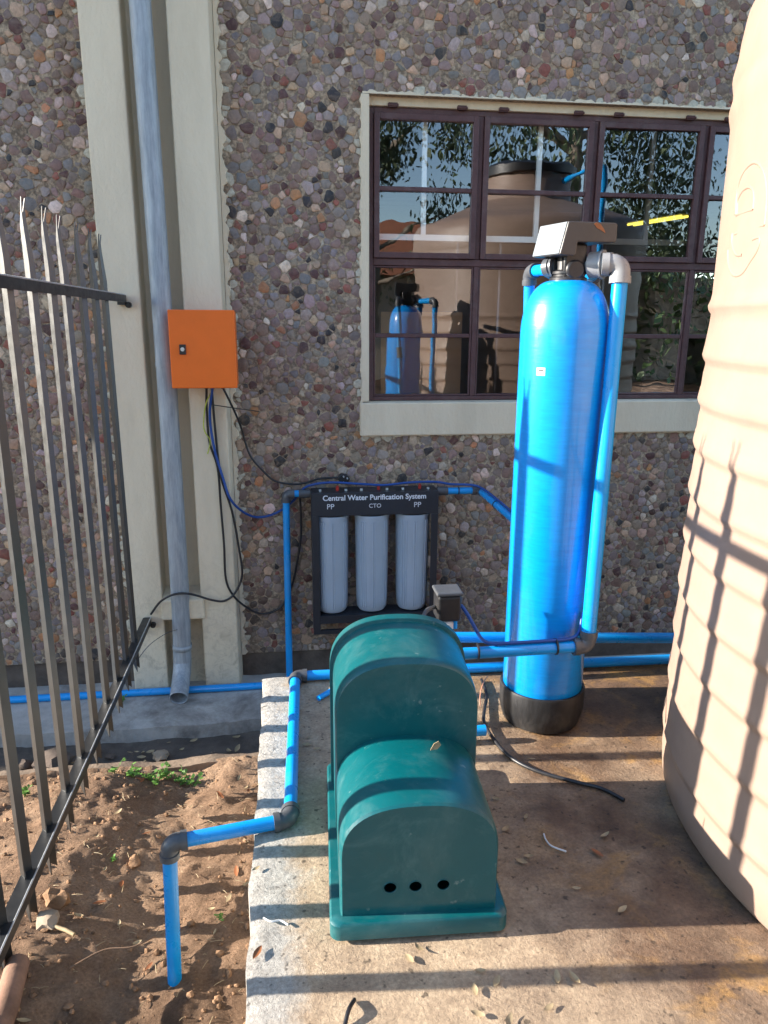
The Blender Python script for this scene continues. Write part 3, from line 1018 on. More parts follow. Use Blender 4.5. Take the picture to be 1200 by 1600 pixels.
run('buried_pipe', 'blue pipe crossing the slab edge and turning down into the soil',
    [(1.62, 2.315, .020), (.005, 2.345, .020), (-.018, 1.585, .020), (-.298, 1.535, .020), (-.312, 1.53, -.47)], base=(-.312, 1.53, -.47))
run('outlet_pipe', 'blue pipe behind the tall blue vessel above the low one', [(.50, 2.30, .158), (1.75, 2.30, .090)], r=.0185)

# ---- palisade fence
FXP = -.70
fe = thing('palisade_fence', 'black steel palisade fence with forked tips fixed to the cream pier', 'fence', (FXP, 1.2, -.36))
def rail(z):
    mb = MB()
    mb.box((-.716, -1.6, z - .0025), (-.6825, 3.475, z + .0015))
    mb.box((-.6822, -1.6, z - .030), (-.6785, 3.475, z + .0015))
    ro = mb.build('rail', m_steel_black, fe, bevel=.0008)
    mb = MB(); mb.tube([(-.6795, -1.6, z + .002), (-.6795, 3.475, z + .002)], .0026, 8)
    mb.build('edge_glint_bead', m_edge, ro, smooth=60)  # pale metal bead added so the black rail's edge glints in the sun
    mb = MB(); mb.box((-.714, 3.455, z - .040), (-.6832, 3.489, z - .003)); mb.cyl((-.672, 3.489, z - .040), (-.672, 3.470, z - .040), .013, 16); mb.cyl((-.672, 3.4705, z - .040), (-.672, 3.462, z - .040), .006, 6)
    mb.build('fixing_bracket', m_steel_black, ro, smooth=40)
rail(1.303); rail(-.198)
def pale_mesh():
    w_, th = .029, .003
    zb, zs, zn, zt = -.335, 1.35, 1.478, 1.524
    mb = MB()
    for s in (-1, 1):
        d = Vector((.7071, s * .7071, 0))
        nrm = Vector((.7071, -s * .7071, 0)) * th
        prof = [(0, zb + .03), (w_, zb), (w_, zs), (w_ * .62, zn - .02), (w_ * .58, zn + .012), (w_ * .78, zt), (w_ * .66, zt - .001), (w_ * .26, zn - .002), (0, zn - .026)]
        poly = [d * q + Vector((0, 0, z_)) for q, z_ in prof]
        mb.extrude([p + nrm * .02 for p in poly], nrm)
    return mb.mesh('pale')
pm = pale_mesh(); pm.materials.append(m_pale)
for k in range(27):
    yk = 3.198 - .182 * k
    o = bpy.data.objects.new('pale', pm); col.objects.link(o)
    o.parent = fe
    o.location = Vector((-.7180, yk, 0)) - fe.location
    o.rotation_euler = (R(random.uniform(-.35, .35)), R(random.uniform(-.25, .25)), R(-5 + random.uniform(-3, 3)))

# ================================================================== THINGS ON THE SLAB
# ---- blue pressure vessel with control valve
VC = (.766, 2.025, 0)
ve = thing('pressure_vessel', 'tall blue fibreglass water treatment vessel on a black boot', 'water vessel', VC)
RV = .1205
prof = [(RV * .8, .03), (RV, .06), (RV, 1.170)]
for k in range(1, 13):
    a = k / 12 * math.pi / 2
    prof.append((.040 + (RV - .040) * math.cos(a) ** .9, 1.170 + .140 * math.sin(a)))
mb = MB(); mb.lathe(prof, VC, 72); mb.build('body', m_vessel, ve, smooth=40)
m_boot = M('scuffed_black_rubber', (.014, .014, .015), .5, var=.3, scale=26, bmp=.25, bscale=60, dirt=(.16, .15, .14), dirt_amt=.35, stretch=(1, 1, .3))
mb = MB(); mb.lathe([(.107, .0), (.116, .004), (.121, .02), (.1285, .048), (.130, .112), (.1275, .119), (.122, .1195), (.1215, .09)], VC, 72); mb.build('boot', m_boot, ve, smooth=30)
mb = MB(); mb.lathe([(.044, 1.300), (.050, 1.303), (.050, 1.316), (.044, 1.319), (.044, 1.324), (.048, 1.326), (.048, 1.332), (.036, 1.337), (.034, 1.37)], VC, 40); vb = mb.build('neck', m_black, ve, smooth=35)
# sticker on the body
def on_vessel(a, z, out=.0006):
    return (VC[0] + (RV + out) * math.cos(R(a)), VC[1] + (RV + out) * math.sin(R(a)), z)
mb = MB(); n = 6
for k in range(n + 1):
    a = 216 + 12 * k / n
    mb.v += [on_vessel(a, 1.062), on_vessel(a, 1.083)]
for k in range(n): mb.f.append((2 * k, 2 * k + 2, 2 * k + 3, 2 * k + 1))
mb.build('sticker', m_white, ve, smooth=60)
mb = MB()
for zz, a0, a1, hh in ((1.0755, 218.5, 225.5, .0022), (1.069, 220, 224, .0014)):
    o_ = len(mb.v)
    for k in range(5):
        a = a0 + (a1 - a0) * k / 4
        mb.v += [on_vessel(a, zz - hh, .0011), on_vessel(a, zz + hh, .0011)]
    for k in range(4): mb.f.append((o_ + 2 * k, o_ + 2 * k + 2, o_ + 2 * k + 3, o_ + 2 * k + 1))
mb.build('sticker_print', m_fit, ve)
# control valve head: display block with a long housing behind it
side = [(.732, 1.453), (.862, 1.451), (.865, 1.446), (.865, 1.408), (.861, 1.403), (.760, 1.403), (.758, 1.374), (.754, 1.369), (.713, 1.371)]
sk = Vector((-.036, .115, .0))
mb = MB(); mb.extrude([(x, 1.955, z) for x, z in side], sk)
vh = mb.build('valve_head', m_taupe, ve, bevel=.003)
TR, BR = Vector((.732, 1.955, 1.453)), Vector((.713, 1.955, 1.371))
TL, BL = TR + sk, BR + sk
nrm = (TL - TR).cross(BR - TR).normalized()
if nrm.x > 0: nrm = -nrm
def quad(a, b, c, d, mat, name, parent, lift=.002):
    mb = MB(); mb.extrude([p + nrm * .0004 for p in (a, b, c, d)], nrm * lift)
    return mb.build(name, mat, parent)
def uv(u, v_): return TL.lerp(TR, u).lerp(BL.lerp(BR, u), v_)
pan = quad(uv(.03, .03), uv(.97, .03), uv(.97, .97), uv(.03, .97), M('display_panel', (.20, .23, .25), .35, var=.06, scale=30), 'display', ve)
for (u0, u1, v0, v1, mt) in ((.1, .45, .10, .16, m_fit2), (.55, .9, .10, .16, m_fit2), (.12, .88, .24, .27, m_fit2), (.12, .36, .40, .55, m_white), (.42, .62, .40, .60, m_fit2), (.68, .9, .42, .47, m_fit2), (.68, .9, .53, .57, m_fit2), (.2, .8, .70, .86, m_white)):
    p4 = [uv(u0, v0) + nrm * .002, uv(u1, v0) + nrm * .002, uv(u1, v1) + nrm * .002, uv(u0, v1) + nrm * .002]
    quad(*p4, mt, 'display_mark', pan, .0007)
mb = MB(); mb.box((.738, 1.985, 1.315), (.800, 2.075, 1.402)); mb.cyl((.768, 2.03, 1.335), (.768, 1.975, 1.335), .026, 20)
mb.build('valve_body', m_black, ve, smooth=35, bevel=.006)
mb = MB()
for a, b, r_ in ((.795, .815, .022), (.815, .838, .034), (.838, .842, .038), (.842, .858, .030), (.858, .868, .026)):
    mb.cyl((a, 2.015 - (a - .795) * .9, 1.349), (b, 2.015 - (b - .795) * .9, 1.349), r_, 14 if r_ > .03 else 24)
mb.build('union', m_fit2, ve, smooth=30)
mb = MB()
for a, b, r_ in ((.742, .733, .024), (.733, .722, .030), (.722, .713, .025)):
    mb.cyl((a, 2.035, 1.345), (b, 2.05, 1.343), r_, 20)
mb.build('union', m_fit, ve, smooth=30)
dr_ = run('drain_pipe', 'short blue pipe leaving the left side of the valve and dropping behind the vessel', [(.714, 2.055, 1.340), (.698, 2.150, 1.340), (.722, 2.19, 1.0), (.750, 2.19, .0)], r=.0155, base=(.75, 2.19, 0))
mb = MB(); mb.extrude([(.800, 1.9545, 1.447), (.806, 1.9545, 1.451), (.818, 1.9545, 1.446), (.828, 1.9545, 1.434), (.832, 1.9545, 1.425), (.820, 1.9545, 1.432), (.808, 1.9545, 1.437)], (0, -.0012, 0))
tag(mb.build('leaf', m_leaf_red), 'curled brown leaf stuck on the side of the valve head', 'leaf')

# ---- riser from valve to pump
rp_ = thing('riser_pipe', 'thick blue riser pipe with grey elbows in front of the vessel', 'pipe', (.872, 1.93, .30))
RR = .0205
mb = MB(); mb.cyl((.874, 1.935, 1.318), (.836, 1.870, .345), RR, 28); mb.build('pipe', m_pipe, rp_, smooth=50)
mb = MB(); elbow(mb, (.875, 1.937, 1.349), (-1, .35, 0), (-.039, -.067, -1), RR, .024); mb.build('elbow', m_fit2, rp_, smooth=40)
mb = MB(); mb.cyl((.804, 1.866, .306), (.395, 1.855, .306), .0168, 24); mb.build('pipe', m_pipe, rp_, smooth=50)
mb = MB(); elbow(mb, (.835, 1.867, .306), (-1, -.03, 0), (.039, .067, 1), .0185, .021); mb.build('elbow', m_fit, rp_, smooth=40)
for t_ in (.16, .72):
    p = Vector((.804, 1.866, .306)).lerp(Vector((.395, 1.855, .306)), t_)
    mb = MB(); mb.cyl(p - Vector((.002, 0, -.004)), p + Vector((.002, 0, .004)), .024, 16); mb.build('cable_tie', m_black, rp_, smooth=50)
# ---- pressure switch
ps = thing('pressure_switch', 'black pump pressure switch with a white plastic fitting below', 'pressure switch', (.43, 1.885, .32))
mb = MB(); mb.box((.396, 1.865, .398), (.462, 1.935, .474)); mb.build('body', m_black, ps, bevel=.008, seg=3)
mb = MB(); mb.box((.392, 1.862, .474), (.466, 1.938, .484)); mb.build('cover', m_fit, ps, bevel=.004)
mb = MB(); mb.lathe([(.016, .324), (.019, .328), (.019, .352), (.013, .356), (.013, .372), (.017, .375), (.017, .392), (.012, .397)], (.43, 1.885, 0), 20); mb.build('fitting', m_white, ps, smooth=35)
mb = MB(); mb.cyl((.448, 1.877, .375), (.448, 1.877, .3975), .006, 10); mb.cyl((.412, 1.877, .385), (.412, 1.877, .3975), .005, 10); mb.build('gland', m_pipe, ps, smooth=40)
cable('cable', [(.464,1.885,.440),(.480,1.875,.418),(.500,1.868,.382),(.522,1.862,.345),(.550,1.860,.331),(.60,1.861,.329),(.70,1.863,.329),(.78,1.866,.331),(.815,1.885,.345),(.83,1.91,.39)], .0052, m_bluecab, 'blue cable sagging from the pressure switch onto the pipe below')
cable('cable', [(.30,1.73,.40),(.335,1.79,.43),(.36,1.85,.440),(.396,1.90,.432)], .006, m_fit, 'grey flex passing from the teal cover to the pressure switch')

# ---- pump cover
cv = thing('pump_cover', 'teal plastic pump cover with a stepped arched top and three holes', 'pump cover', (.250, 1.492, 0))
ca_, sa_ = math.cos(R(-2.6)), math.sin(R(-2.6))
def cvp(x, y, z): return (.250 + x * ca_ - y * sa_, 1.492 + x * sa_ + y * ca_, z)
def arch(hw, h, r, y, n=30, z0=.04, e=2.5):
    zs = h - r * 1.05
    pts = [(-hw, z0)]
    for k in range(n + 1):
        a = math.pi * (1 - k / n)
        c_, s_ = math.cos(a), math.sin(a)
        pts.append((math.copysign(abs(c_) ** (2 / e), c_) * hw, zs + (h - zs) * abs(s_) ** (2 / e)))
    pts.append((hw, z0))
    return [(x, y, z) for x, z in pts]
def loft(mb, secs):
    o_ = len(mb.v); n = len(secs[0])
    for s in secs: mb.v += [cvp(*p) for p in s]
    for i in range(len(secs) - 1):
        for k in range(n - 1):
            mb.f.append((o_ + i * n + k, o_ + i * n + k + 1, o_ + (i + 1) * n + k + 1, o_ + (i + 1) * n + k))
mb = MB()
F0, J, B0 = -.262, -.022, .222
loft(mb, [arch(.1545, .291, .108, F0), arch(.1575, .2955, .110, F0 + .005), arch(.159, .298, .112, F0 + .02), arch(.160, .300, .116, J + .002)])
loft(mb, [arch(.1575, .474, .122, J), arch(.160, .478, .124, J + .006), arch(.162, .482, .126, J + .03), arch(.163, .486, .128, B0 - .035), arch(.170, .494, .132, B0 - .033), arch(.170, .494, .132, B0 - .003), arch(.166, .490, .130, B0)])
# front face with three round holes
outer = arch(.1545, .291, .108, F0)
holes = []
for (hx, hz) in ((-.059, .108), (-.008, .108), (.048, .108)):
    holes.append([(hx + .0132 * math.cos(2 * math.pi * k / 18), F0, hz + .0125 * math.sin(2 * math.pi * k / 18)) for k in range(18)])
polys = [[Vector((p[0], p[2], 0)) for p in q] for q in [outer] + holes]
tri = tessellate_polygon(polys)
flat = [p for q in [outer] + holes for p in q]
o_ = len(mb.v); mb.v += [cvp(*p) for p in flat]; mb.f += [tuple(o_ + i for i in t) for t in tri]
for y_, a_ in ((J, arch(.1575, .474, .122, J)), (B0, arch(.166, .490, .130, B0))):
    o_ = len(mb.v); mb.v += [cvp(*p) for p in a_]; mb.f.append(tuple(range(o_, o_ + len(a_))))
me = mb.mesh('body')
bm = bmesh.new(); bm.from_mesh(me); bmesh.ops.remove_doubles(bm, verts=bm.verts, dist=.0004); bmesh.ops.recalc_face_normals(bm, faces=bm.faces); bm.to_mesh(me); bm.free()
o = place('body', me, m_green, cv, smooth=32)
for h_ in holes:      # rims of the drilled holes
    mb = MB(); pts = [cvp(p[0], p[1], p[2]) for p in h_]; mb.tube(pts + [pts[0]], .0012, 6, cap=False)
    mb.build('hole_rim', m_green, cv, smooth=60)
mb = MB()
def rrect(hx, hy, r, cy=0):
    out = []
    for (sx_, sy_, a0) in ((1, 1, 0), (-1, 1, 90), (-1, -1, 180), (1, -1, 270)):
        for k in range(6):
            a = R(a0 + 18 * k)
            out.append((sx_ * (hx - r) + r * math.cos(a), cy + sy_ * (hy - r) + r * math.sin(a)))
    return out
for z_pairs in (((.180, .284, .008), (.180, .284, .040), (.176, .280, .045), (.166, .270, .046)),):
    rings = [[cvp(x, y, z_) for x, y in rrect(a_, b_, .022)] for a_, b_, z_ in z_pairs]
    n = len(rings[0])
    for rg in rings: mb.v += rg
    for i in range(len(rings) - 1):
        for k in range(n): mb.f.append((i * n + k, i * n + (k + 1) % n, (i + 1) * n + (k + 1) % n, (i + 1) * n + k))
    mb.f.append(tuple(range(3 * n, 4 * n))); mb.f.append(tuple(reversed(range(n))))
mb.build('flange', m_green, cv, smooth=40)
mb = MB(); mb.obox(cvp(.02, 0, .006), (ca_, sa_, 0), (-sa_, ca_, 0), (0, 0, 1), (.12, .22, .0058)); mb.build('base_plate', m_black, cv)
mb = MB(); pl = [(-.012, 0, .0), (-.004, 0, .016), (.006, 0, .021), (.012, 0, .012), (.004, 0, .002)]
mb.extrude([Vector(cvp(.055, -.085, .2995)) + Vector(p) for p in pl], (0, .0015, 0))
tag(mb.build('leaf', m_leaf_dry), 'small pale leaf standing on the lower top of the teal cover', 'leaf')
mb = MB(); mb.cyl((.40, 1.905, .034), (.556, 1.905, .034), .016, 20); mb.cyl((.5558, 1.905, .034), (.5565, 1.905, .034), .013, 16)
mb.cyl((.44, 1.905, .0), (.44, 1.905, .03), .012, 10)
tag(mb.build('pipe_stub', m_pipe, smooth=50), 'short blue pipe stub poking out beside the teal cover', 'pipe')

# ---- sand coloured water tank
TC = (1.81, 1.316, 0)
tt = thing('water_tank', 'large ribbed sand coloured plastic water tank with embossed marks', 'water tank', TC)
ribs_z = [.145, .285, .42, .55, .675, .797, .912, 1.018, 1.125]
prof = [(.862, 0), (.885, .006), (.893, .02)]
z_prev = .02
for rz in ribs_z:
    prof += [(.8975, rz - .075), (.896, rz - .045), (.8932, rz - .026), (.8938, rz - .018), (.9002, rz - .008), (.9028, rz), (.9012, rz + .011), (.899, rz + .026)]
prof += [(.894, 1.20), (.893, 1.222), (.900, 1.232), (.902, 1.242), (.897, 1.256), (.895, 1.27), (.895, 1.60), (.896, 1.64), (.902, 1.665), (.897, 1.69), (.897, 1.71), (.902, 1.735), (.895, 1.77), (.893, 1.80), (.886, 1.85), (.865, 1.89),
         (.82, 1.92), (.80, 1.925), (.60, 2.01), (.42, 2.07), (.34, 2.09), (.33, 2.10), (.325, 2.27), (.30, 2.28)]
mb = MB(); mb.lathe(prof, TC, 128); mb.build('body', m_tan, tt, smooth=45)
mb = MB(); mb.lathe([(.345, 2.25), (.36, 2.255), (.36, 2.31), (.33, 2.33), (.0, 2.36)], TC, 48, cap=False); mb.build('lid', m_black, tt, smooth=40)
def emboss(pts):
    mb = MB()
    q = smoothpath([(TC[0] + .893 * math.cos(R(a)), TC[1] + .893 * math.sin(R(a)), z) for a, z in pts], 4)
    mb.tube(q, .0040, 8); mb.build('embossed_mark', m_tan, tt, smooth=60)
emboss([(164.06, 1.422), (163.45, 1.466), (164.72, 1.497), (167.52, 1.51), (169.84, 1.505), (171.85, 1.484), (173.13, 1.453), (173.68, 1.419), (173.84, 1.384)])
emboss([(173.84, 1.384), (164.53, 1.383)])
emboss([(164.61, 1.421), (164.19, 1.448), (165.54, 1.463), (167.62, 1.467), (169.33, 1.458), (170.01, 1.441), (170.22, 1.42)])
emboss([(170.22, 1.42), (164.3, 1.421)])
emboss([(163.39, 1.385), (163.99, 1.362), (166.06, 1.34), (168.32, 1.336)])
emboss([(162.19, 1.353), (163.38, 1.322), (166.05, 1.299), (169.07, 1.299), (171.22, 1.32), (172.79, 1.34), (173.03, 1.362), (171.13, 1.362)])
# inlet pipe up the far side of the tank (seen mirrored in the window)
mb = MB(); mb.tube([(2.05, 2.245, 0.0), (2.05, 2.245, 2.20), (2.0, 1.60, 2.20)], .022, 16)
tag(mb.build('inlet_pipe', m_pipe, smooth=50), 'blue pipe rising beside the sand coloured tank to its black lid', 'pipe')

# ---- loose bits on the slab
cable('cable', [(.641,2.271,.006),(.631,2.167,.006),(.597,2.066,.008),(.575,1.983,.010),(.583,1.881,.007),(.605,1.796,.006),(.657,1.727,.006),(.743,1.667,.006),(.800,1.631,.006),(.838,1.578,.005)], .0055, m_black, 'loose black cable snaking over the slab beside the vessel boot')
cable('wire_end', [(.592,2.10,.004),(.600,2.13,.03),(.618,2.16,.055),(.640,2.19,.060)], .0018, M('copper_wire', (.45, .2, .12), .4), 'bare reddish wire end curling up near the vessel boot', 'wire')
cable('wire_scrap', [(.589,1.480,.003),(.586,1.457,.005),(.592,1.434,.005),(.620,1.413,.004)], .0022, m_white, 'curved scrap of white wire on the brown slab', 'wire')
cable('wire_scrap', [(.072,1.035,.004),(.082,1.06,.012),(.094,1.085,.004)], .004, m_black, 'short black wire scrap standing on the front of the slab', 'wire')
mb = MB(); mb.cyl((.078, 2.20, .0095), (.122, 2.245, .0095), .009, 14)
tag(mb.build('pipe_offcut', m_pipe, smooth=50), 'small pale blue pipe offcut lying by the back of the slab', 'pipe')

def leaf_mesh(seed, L_=.025, W_=.0052):
    r_ = random.Random(seed)
    mb = MB(); n = 6
    cup, curl = r_.uniform(.15, .5), r_.uniform(-.1, .35)
    for k in range(n + 1):
        t = k / n
        w_ = W_ * math.sin(math.pi * min(1, t * .96 + .02)) ** .8
        x = (t - .5) * L_
        zc = curl * L_ * (t - .5) ** 2 * 2
        mb.v += [(x, -w_, zc + w_ * cup), (x, 0, zc), (x, w_, zc + w_ * cup)]
    for k in range(n):
        for q in (0, 1):
            mb.f.append((3 * k + q, 3 * k + 3 + q, 3 * k + 4 + q, 3 * k + 1 + q))
    me = mb.mesh('leaf')
    me.polygons.foreach_set('use_smooth', [True] * len(me.polygons))
    return me
lm = []
for s in range(4):
    a = leaf_mesh(s); a.materials.append(m_leaf_dry); lm.append(a)
lmr = leaf_mesh(9, .034, .0062); lmr.materials.append(m_leaf_red)
rl = random.Random(3)
pts = [(-.096,1.444),(.231,1.184),(.337,1.117),(.362,1.091),(.317,1.077),(.502,1.509),(.528,1.409),(.507,1.395),(.511,1.626),(.478,1.085),(.509,1.078),(.440,1.026),(.310,1.029),(.361,1.010),(.733,1.455),(.673,1.230),(.66,1.789),(-.015,1.739),(.060,1.913),(.208,1.162),(.034,1.94),(.040,1.98),(.565,1.545),(.60,1.30)]
for k, (x, y) in enumerate(pts):
    o = bpy.data.objects.new('leaf', lm[k % 4]); col.objects.link(o)
    o.location = (x, y, .0035); s = rl.uniform(.75, 1.25); o.scale = (s, s, s)
    o.rotation_euler = (rl.uniform(-.25, .25), rl.uniform(-.1, .1), rl.uniform(0, 6.28))
    tag(o, 'small pale dry leaf fallen on the concrete slab', 'leaf', 'dry leaves on the slab')
for k, (x, y) in enumerate([(-.085, 1.212), (.69, 1.40)]):
    o = bpy.data.objects.new('leaf', lmr); col.objects.link(o)
    o.location = (x, y, .004); o.rotation_euler = (.1, 0, 1.1 + k)
    tag(o, ['rust brown leaf on the grey slab edge', 'rust brown leaf on the brown stained part of the slab'][k], 'leaf')
for k in range(26):
    x, y = rl.uniform(-.64, -.15), rl.uniform(1.35, 2.6)
    o = bpy.data.objects.new('leaf', rl.choice(lm + [lmr])); col.objects.link(o)
    o.location = (x, y, soil_h(x, y) + .006); s = rl.uniform(.6, 1.3); o.scale = (s, s, s)
    o.rotation_euler = (rl.uniform(-.3, .3), rl.uniform(-.3, .3), rl.uniform(0, 6.28))
    tag(o, 'small dry leaf fallen on the red soil', 'leaf', 'dry leaves on the soil')
for k in range(30):
    x, y = rl.uniform(-1.15, -.15), rl.uniform(2.80, 3.12)
    o = bpy.data.objects.new('leaf', rl.choice(lm)); col.objects.link(o)
    o.location = (x, y, -.653); s = rl.uniform(.9, 2.0); o.scale = (s, s, s)
    o.rotation_euler = (rl.uniform(-.4, .4), rl.uniform(-.4, .4), rl.uniform(0, 6.28))
    tag(o, 'dry leaf lying in the dark drain below the downpipe', 'leaf', 'leaves in the drain')

# ---- soil clods (beyond counting), rocks, weeds
def lump(mb, c, r, rg, sub=1):
    bm = bmesh.new(); bmesh.ops.create_icosphere(bm, subdivisions=sub, radius=1)
    o_ = len(mb.v); off = Vector((rg.random() * 50, rg.random() * 50, 0))
    sx_, sy_, sz_ = rg.uniform(.7, 1.3), rg.uniform(.7, 1.3), rg.uniform(.55, .95)
    for v_ in bm.verts:
        k = 1 + .6 * noise.noise(v_.co * 2.1 + off)
        mb.v.append((c[0] + v_.co.x * r * k * sx_, c[1] + v_.co.y * r * k * sy_, c[2] + v_.co.z * r * k * sz_))
    mb.f += [tuple(o_ + v_.index for v_ in f.verts) for f in bm.faces]
    bm.free()
rg = random.Random(21)
mb = MB()
for k in range(2700):
    x, y = rg.uniform(-1.25, -.115), rg.uniform(1.1, 2.68)
    dens = .25 + .75 * math.exp(-((x + .75) / .22) ** 2) + .55 * (1 if y < 1.75 and x > -.45 else 0) + .5 * (x > -.2)
    if rg.random() > dens: continue
    r = .0020 + .009 * rg.random() ** 5
    lump(mb, (x, y, soil_h(x, y) + r * .25), r, rg)
o = mb.build('soil_clods', m_clod); o['kind'] = 'stuff'; o['label'] = 'loose crumbly soil clods scattered over the red earth'; o['category'] = 'soil'
for (x, y, r, lab) in ((-.655, 1.715, .026, 'pale angular rock on the soil at the foot of the fence'), (-.655, 1.80, .028, 'reddish lump of hard earth beside the pale rock under the fence'), (-.50, 2.02, .022, 'small brown rock lying in the open soil')):
    mb = MB(); lump(mb, (x, y, soil_h(x, y) + r * .45), r, rg, 2)
    tag(mb.build('rock', m_rock if 'pale' in lab[:5] else m_clod, smooth=35), lab, 'rock')
mb = MB(); lump(mb, (-1.02, 2.93, -.61), .075, rg, 2)
tag(mb.build('rock', m_plinth, smooth=35), 'large dark brown rock sitting in the drain behind the fence', 'rock')
for k in range(14):
    x, y = rg.uniform(-1.2, -.15), rg.uniform(2.81, 3.10)
    mb = MB(); r = rg.uniform(.012, .028); lump(mb, (x, y, -.662 + r * .5), r, rg, 2)
    tag(mb.build('rock', m_rock if k % 3 == 0 else m_plinth, smooth=35), 'small stone lying in the dark drain', 'rock', 'stones in the drain')
# weathered timber pole end in the corner
mb = MB(); mb.tube([(-.655, 1.30, -.30), (-.665, 1.45, -.302), (-.678, 1.565, -.305)], [.030, .029, .027], 16)
tag(mb.build('timber_pole', M('weathered_timber', (.25, .14, .09), .9, var=.4, scale=12, bmp=.6, bscale=50), smooth=45), 'weathered reddish timber pole lying along the fence', 'pole')
mb = MB(); mb.tube([(-.645, 1.70, -.325), (-.60, 1.675, -.322), (-.575, 1.66, -.325)], .005, 8)
tag(mb.build('twig', m_leaf_dry, smooth=50), 'short pale twig beside the pale rock', 'twig')
cable('twig', [(-.56, 1.56, -.33), (-.49, 1.60, -.325), (-.42, 1.605, -.328), (-.37, 1.63, -.325)], .0022, M('thin_twig', (.20, .12, .07), .8), 'thin curved brown twig on the damp soil', 'twig')

def weed(x, y, z0, n, s, rg, label):
    t = thing('weed', label, 'weed', (x, y, z0), 'weeds by the drain')
    mb = MB(); st = MB()
    for k in range(n):
        a = rg.uniform(0, 6.28); lean = rg.uniform(.1, .9); h = s * rg.uniform(.5, 1.2)
        tip = Vector((x + math.cos(a) * lean * h, y + math.sin(a) * lean * h, z0 + h * .8))
        st.tube([(x, y, z0 - .01), Vector((x, y, z0)).lerp(tip, .6) + Vector((0, 0, h * .1)), tip], .0011, 5)
        for q in range(5):
            p = Vector((x, y, z0)).lerp(tip, rg.uniform(.35, 1.0))
            d = Vector((rg.uniform(-1, 1), rg.uniform(-1, 1), rg.uniform(-.2, .6))).normalized()
            u = d.cross(Vector((0, 0, 1))).normalized()
            l_ = s * rg.uniform(.22, .42); w_ = l_ * .42
            up_ = u.cross(d) * .0
            mb.add([p, p + d * l_ * .5 + u * w_, p + d * l_, p + d * l_ * .5 - u * w_], [(0, 1, 2, 3)])
    mb.build('leaves', m_green_leaf, t); st.build('stems', m_green_leaf, t)
for (x, y, n, s) in ((-.62, 2.60, 9, .05), (-.56, 2.62, 8, .045), (-.50, 2.63, 10, .055), (-.44, 2.62, 7, .05), (-.68, 2.58, 6, .045), (-.53, 2.56, 6, .04), (-.40, 2.60, 5, .05), (-.82, 2.57, 6, .05), (-1.0, 2.55, 6, .05)):
    weed(x, y, soil_h(x, y), n, s, rg, 'small green weed growing in the soil along the drain kerb')
for (x, y) in ((-.565, 2.02), (-.21, 1.73)):
    weed(x, y, soil_h(x, y), 3, .03, rg, 'tiny green weed sprouting in the open soil')
mb = MB(); st_ = (-.85, 3.55)
weed(-.83, 3.40, -.60, 4, .045, rg, 'green weed growing against the wall behind the ground pipe')

# ================================================================== BEHIND THE CAMERA (mirrored in the window)
def tree(x, y, h, cr, label, seed, nleaf=9500):
    r_ = random.Random(seed)
    t = thing('tree', label, 'tree', (x, y, -.36), 'trees across the yard')
    tr = MB()
    tr.tube([(x, y, -.5), (x + .1, y, h * .3), (x + .05, y + .1, h * .6), (x, y, h * .92)], [.26, .2, .13, .03], 10)
    cl = []
    for k in range(26):
        a = r_.uniform(0, 6.28); zz = r_.uniform(.32, 1.0)
        rr = cr * (1.05 - .5 * abs(zz - .6)) * r_.uniform(.35, 1.0)
        c = Vector((x + math.cos(a) * rr, y + math.sin(a) * rr, h * zz)); cl.append((c, r_.uniform(.5, 1.0) * cr * .36))
        if k % 2 == 0: tr.tube([(x, y, h * zz * .75), c], [.06, .012], 6)
    tr.build('trunk', m_bark, t, smooth=60)
    mb = MB()
    for k in range(nleaf):
        c, s = cl[k % len(cl)]
        p = c + Vector((r_.gauss(0, .5), r_.gauss(0, .5), r_.gauss(-.1, .55))) * s
        d = Vector((r_.gauss(0, .35), r_.gauss(0, .35), -1 + r_.random() * .7)).normalized()
        u = d.cross(Vector((r_.random() - .5, r_.random() - .5, .3))).normalized()
        l_, w_ = r_.uniform(.08, .17), r_.uniform(.018, .035)
        mb.add([p, p + d * l_ * .5 + u * w_, p + d * l_, p + d * l_ * .5 - u * w_], [(0, 1, 2, 3)])
    mb.build('crown', m_foliage, t)
tree(1.2, -9.5, 7.2, 2.0, 'tall dark leafy tree across the yard nearest the tiled house', 1)
tree(5.2, -8.0, 8.6, 2.6, 'largest dense dark tree across the yard', 2, 15000)
tree(9.6, -9.5, 7.8, 2.2, 'loose crowned tree across the yard with sky between its leaves', 3, 8000)
tree(-3.6, -12.0, 7.0, 2.2, 'dark tree across the yard standing apart on the left', 4)
hs = thing('house', 'plastered house with a terracotta roof across the yard', 'house', (1.5, -17, -.36))
mb = MB(); mb.box((-4, -20, -.5), (6, -15.5, 2.6)); mb.build('wall', m_brickhouse, hs)
mb = MB(); mb.extrude([(-4.5, -15.0, 2.5), (-4.5, -20.5, 2.5), (-4.5, -17.75, 4.3)], (11, 0, 0)); mb.build('roof', m_roof, hs)
for xx in (-2.5, .2, 3.2):
    mb = MB(); mb.box((xx, -15.52, .8), (xx + 1.2, -15.46, 2.0)); mb.build('window', m_black, hs)

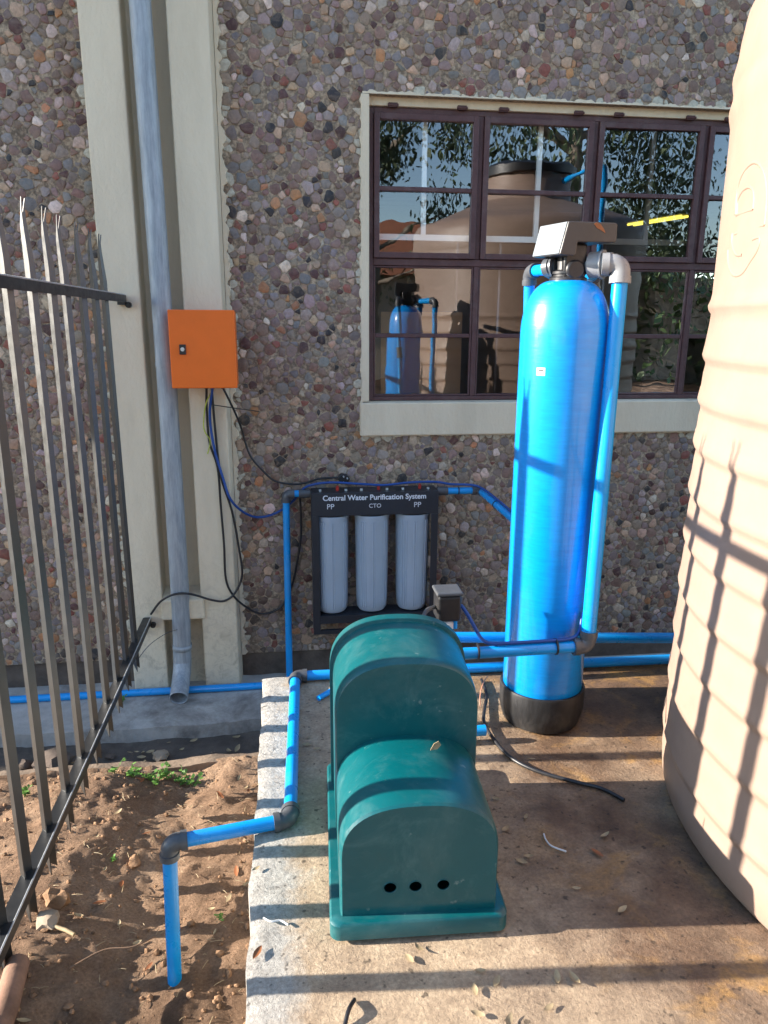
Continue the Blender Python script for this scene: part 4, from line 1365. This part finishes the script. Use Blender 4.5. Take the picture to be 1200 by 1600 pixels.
hd_ = thing('hedge', 'long dark clipped hedge along the far side of the yard', 'hedge', (13, -11.5, -.36))
r_ = random.Random(8); mb = MB()
for k in range(9000):
    p = Vector((r_.uniform(5, 24), -11.5 + r_.gauss(0, .5), -.3 + 3.3 * r_.random() ** .8 + .3 * noise.noise(Vector((k % 97, 0, 0)))))
    d = Vector((r_.gauss(0, 1), r_.gauss(0, 1), r_.gauss(0, 1))).normalized(); u = d.cross(Vector((.3, .2, 1))).normalized()
    l_ = r_.uniform(.16, .30)
    mb.add([p, p + d * l_ * .5 + u * l_ * .3, p + d * l_, p + d * l_ * .5 - u * l_ * .3], [(0, 1, 2, 3)])
mb.build('foliage', m_foliage, hd_)
mb = MB(); mb.box((5, -11.9, -.4), (24, -11.6, 2.4)); mb.build('inner_growth', m_bark, hd_)
cable('wire', [(-.70, 3.20, -.29), (-.66, 3.30, -.262), (-.60, 3.40, -.252), (-.552, 3.436, -.250)], .0016, m_fit, 'thin dark wire strung from the fence to the downpipe', 'wire')
cable('wire_scrap', [(-.075, 1.30, .003), (-.06, 1.285, .006), (-.04, 1.287, .004), (-.025, 1.275, .003)], .002, m_white, 'crumpled scrap of white wire on the grey slab edge', 'wire')

# unseen dark hedge added far left to keep horizon glow off the pales; dry grass litter on the soil
hl = thing('hedge', 'added low dark hedge out of view that dims horizon glow on the fence', 'hedge', (-14, -1, -.36))
mb = MB()
for k in range(5000):
    p = Vector((-14 + r_.gauss(0, .4), r_.uniform(-9, 2.6), -.3 + 2.5 * r_.random() ** .8))
    d = Vector((r_.gauss(0, 1), r_.gauss(0, 1), r_.gauss(0, 1))).normalized(); u = d.cross(Vector((.3, .2, 1))).normalized()
    l_ = r_.uniform(.16, .30)
    mb.add([p, p + d * l_ * .5 + u * l_ * .3, p + d * l_, p + d * l_ * .5 - u * l_ * .3], [(0, 1, 2, 3)])
mb.build('foliage', m_foliage, hl)
mb = MB(); mb.box((-14.4, -9, -.4), (-14.1, 2.6, 1.9)); mb.build('inner_growth', m_bark, hl)
mb = MB()
for k in range(260):
    x, y = r_.uniform(-.95, -.13), r_.uniform(1.2, 2.68)
    a = r_.uniform(0, 6.28); l_ = r_.uniform(.008, .035)
    p = Vector((x, y, soil_h(x, y) + .004)); d = Vector((math.cos(a), math.sin(a), r_.uniform(-.1, .25)))
    mb.tube([p, p + d * l_ * .5 + Vector((0, 0, .002)), p + d * l_], .0009, 4)
o = mb.build('dry_grass', m_leaf_dry); o['kind'] = 'stuff'; o['label'] = 'dry straw and grass litter strewn over the red soil'; o['category'] = 'grass'
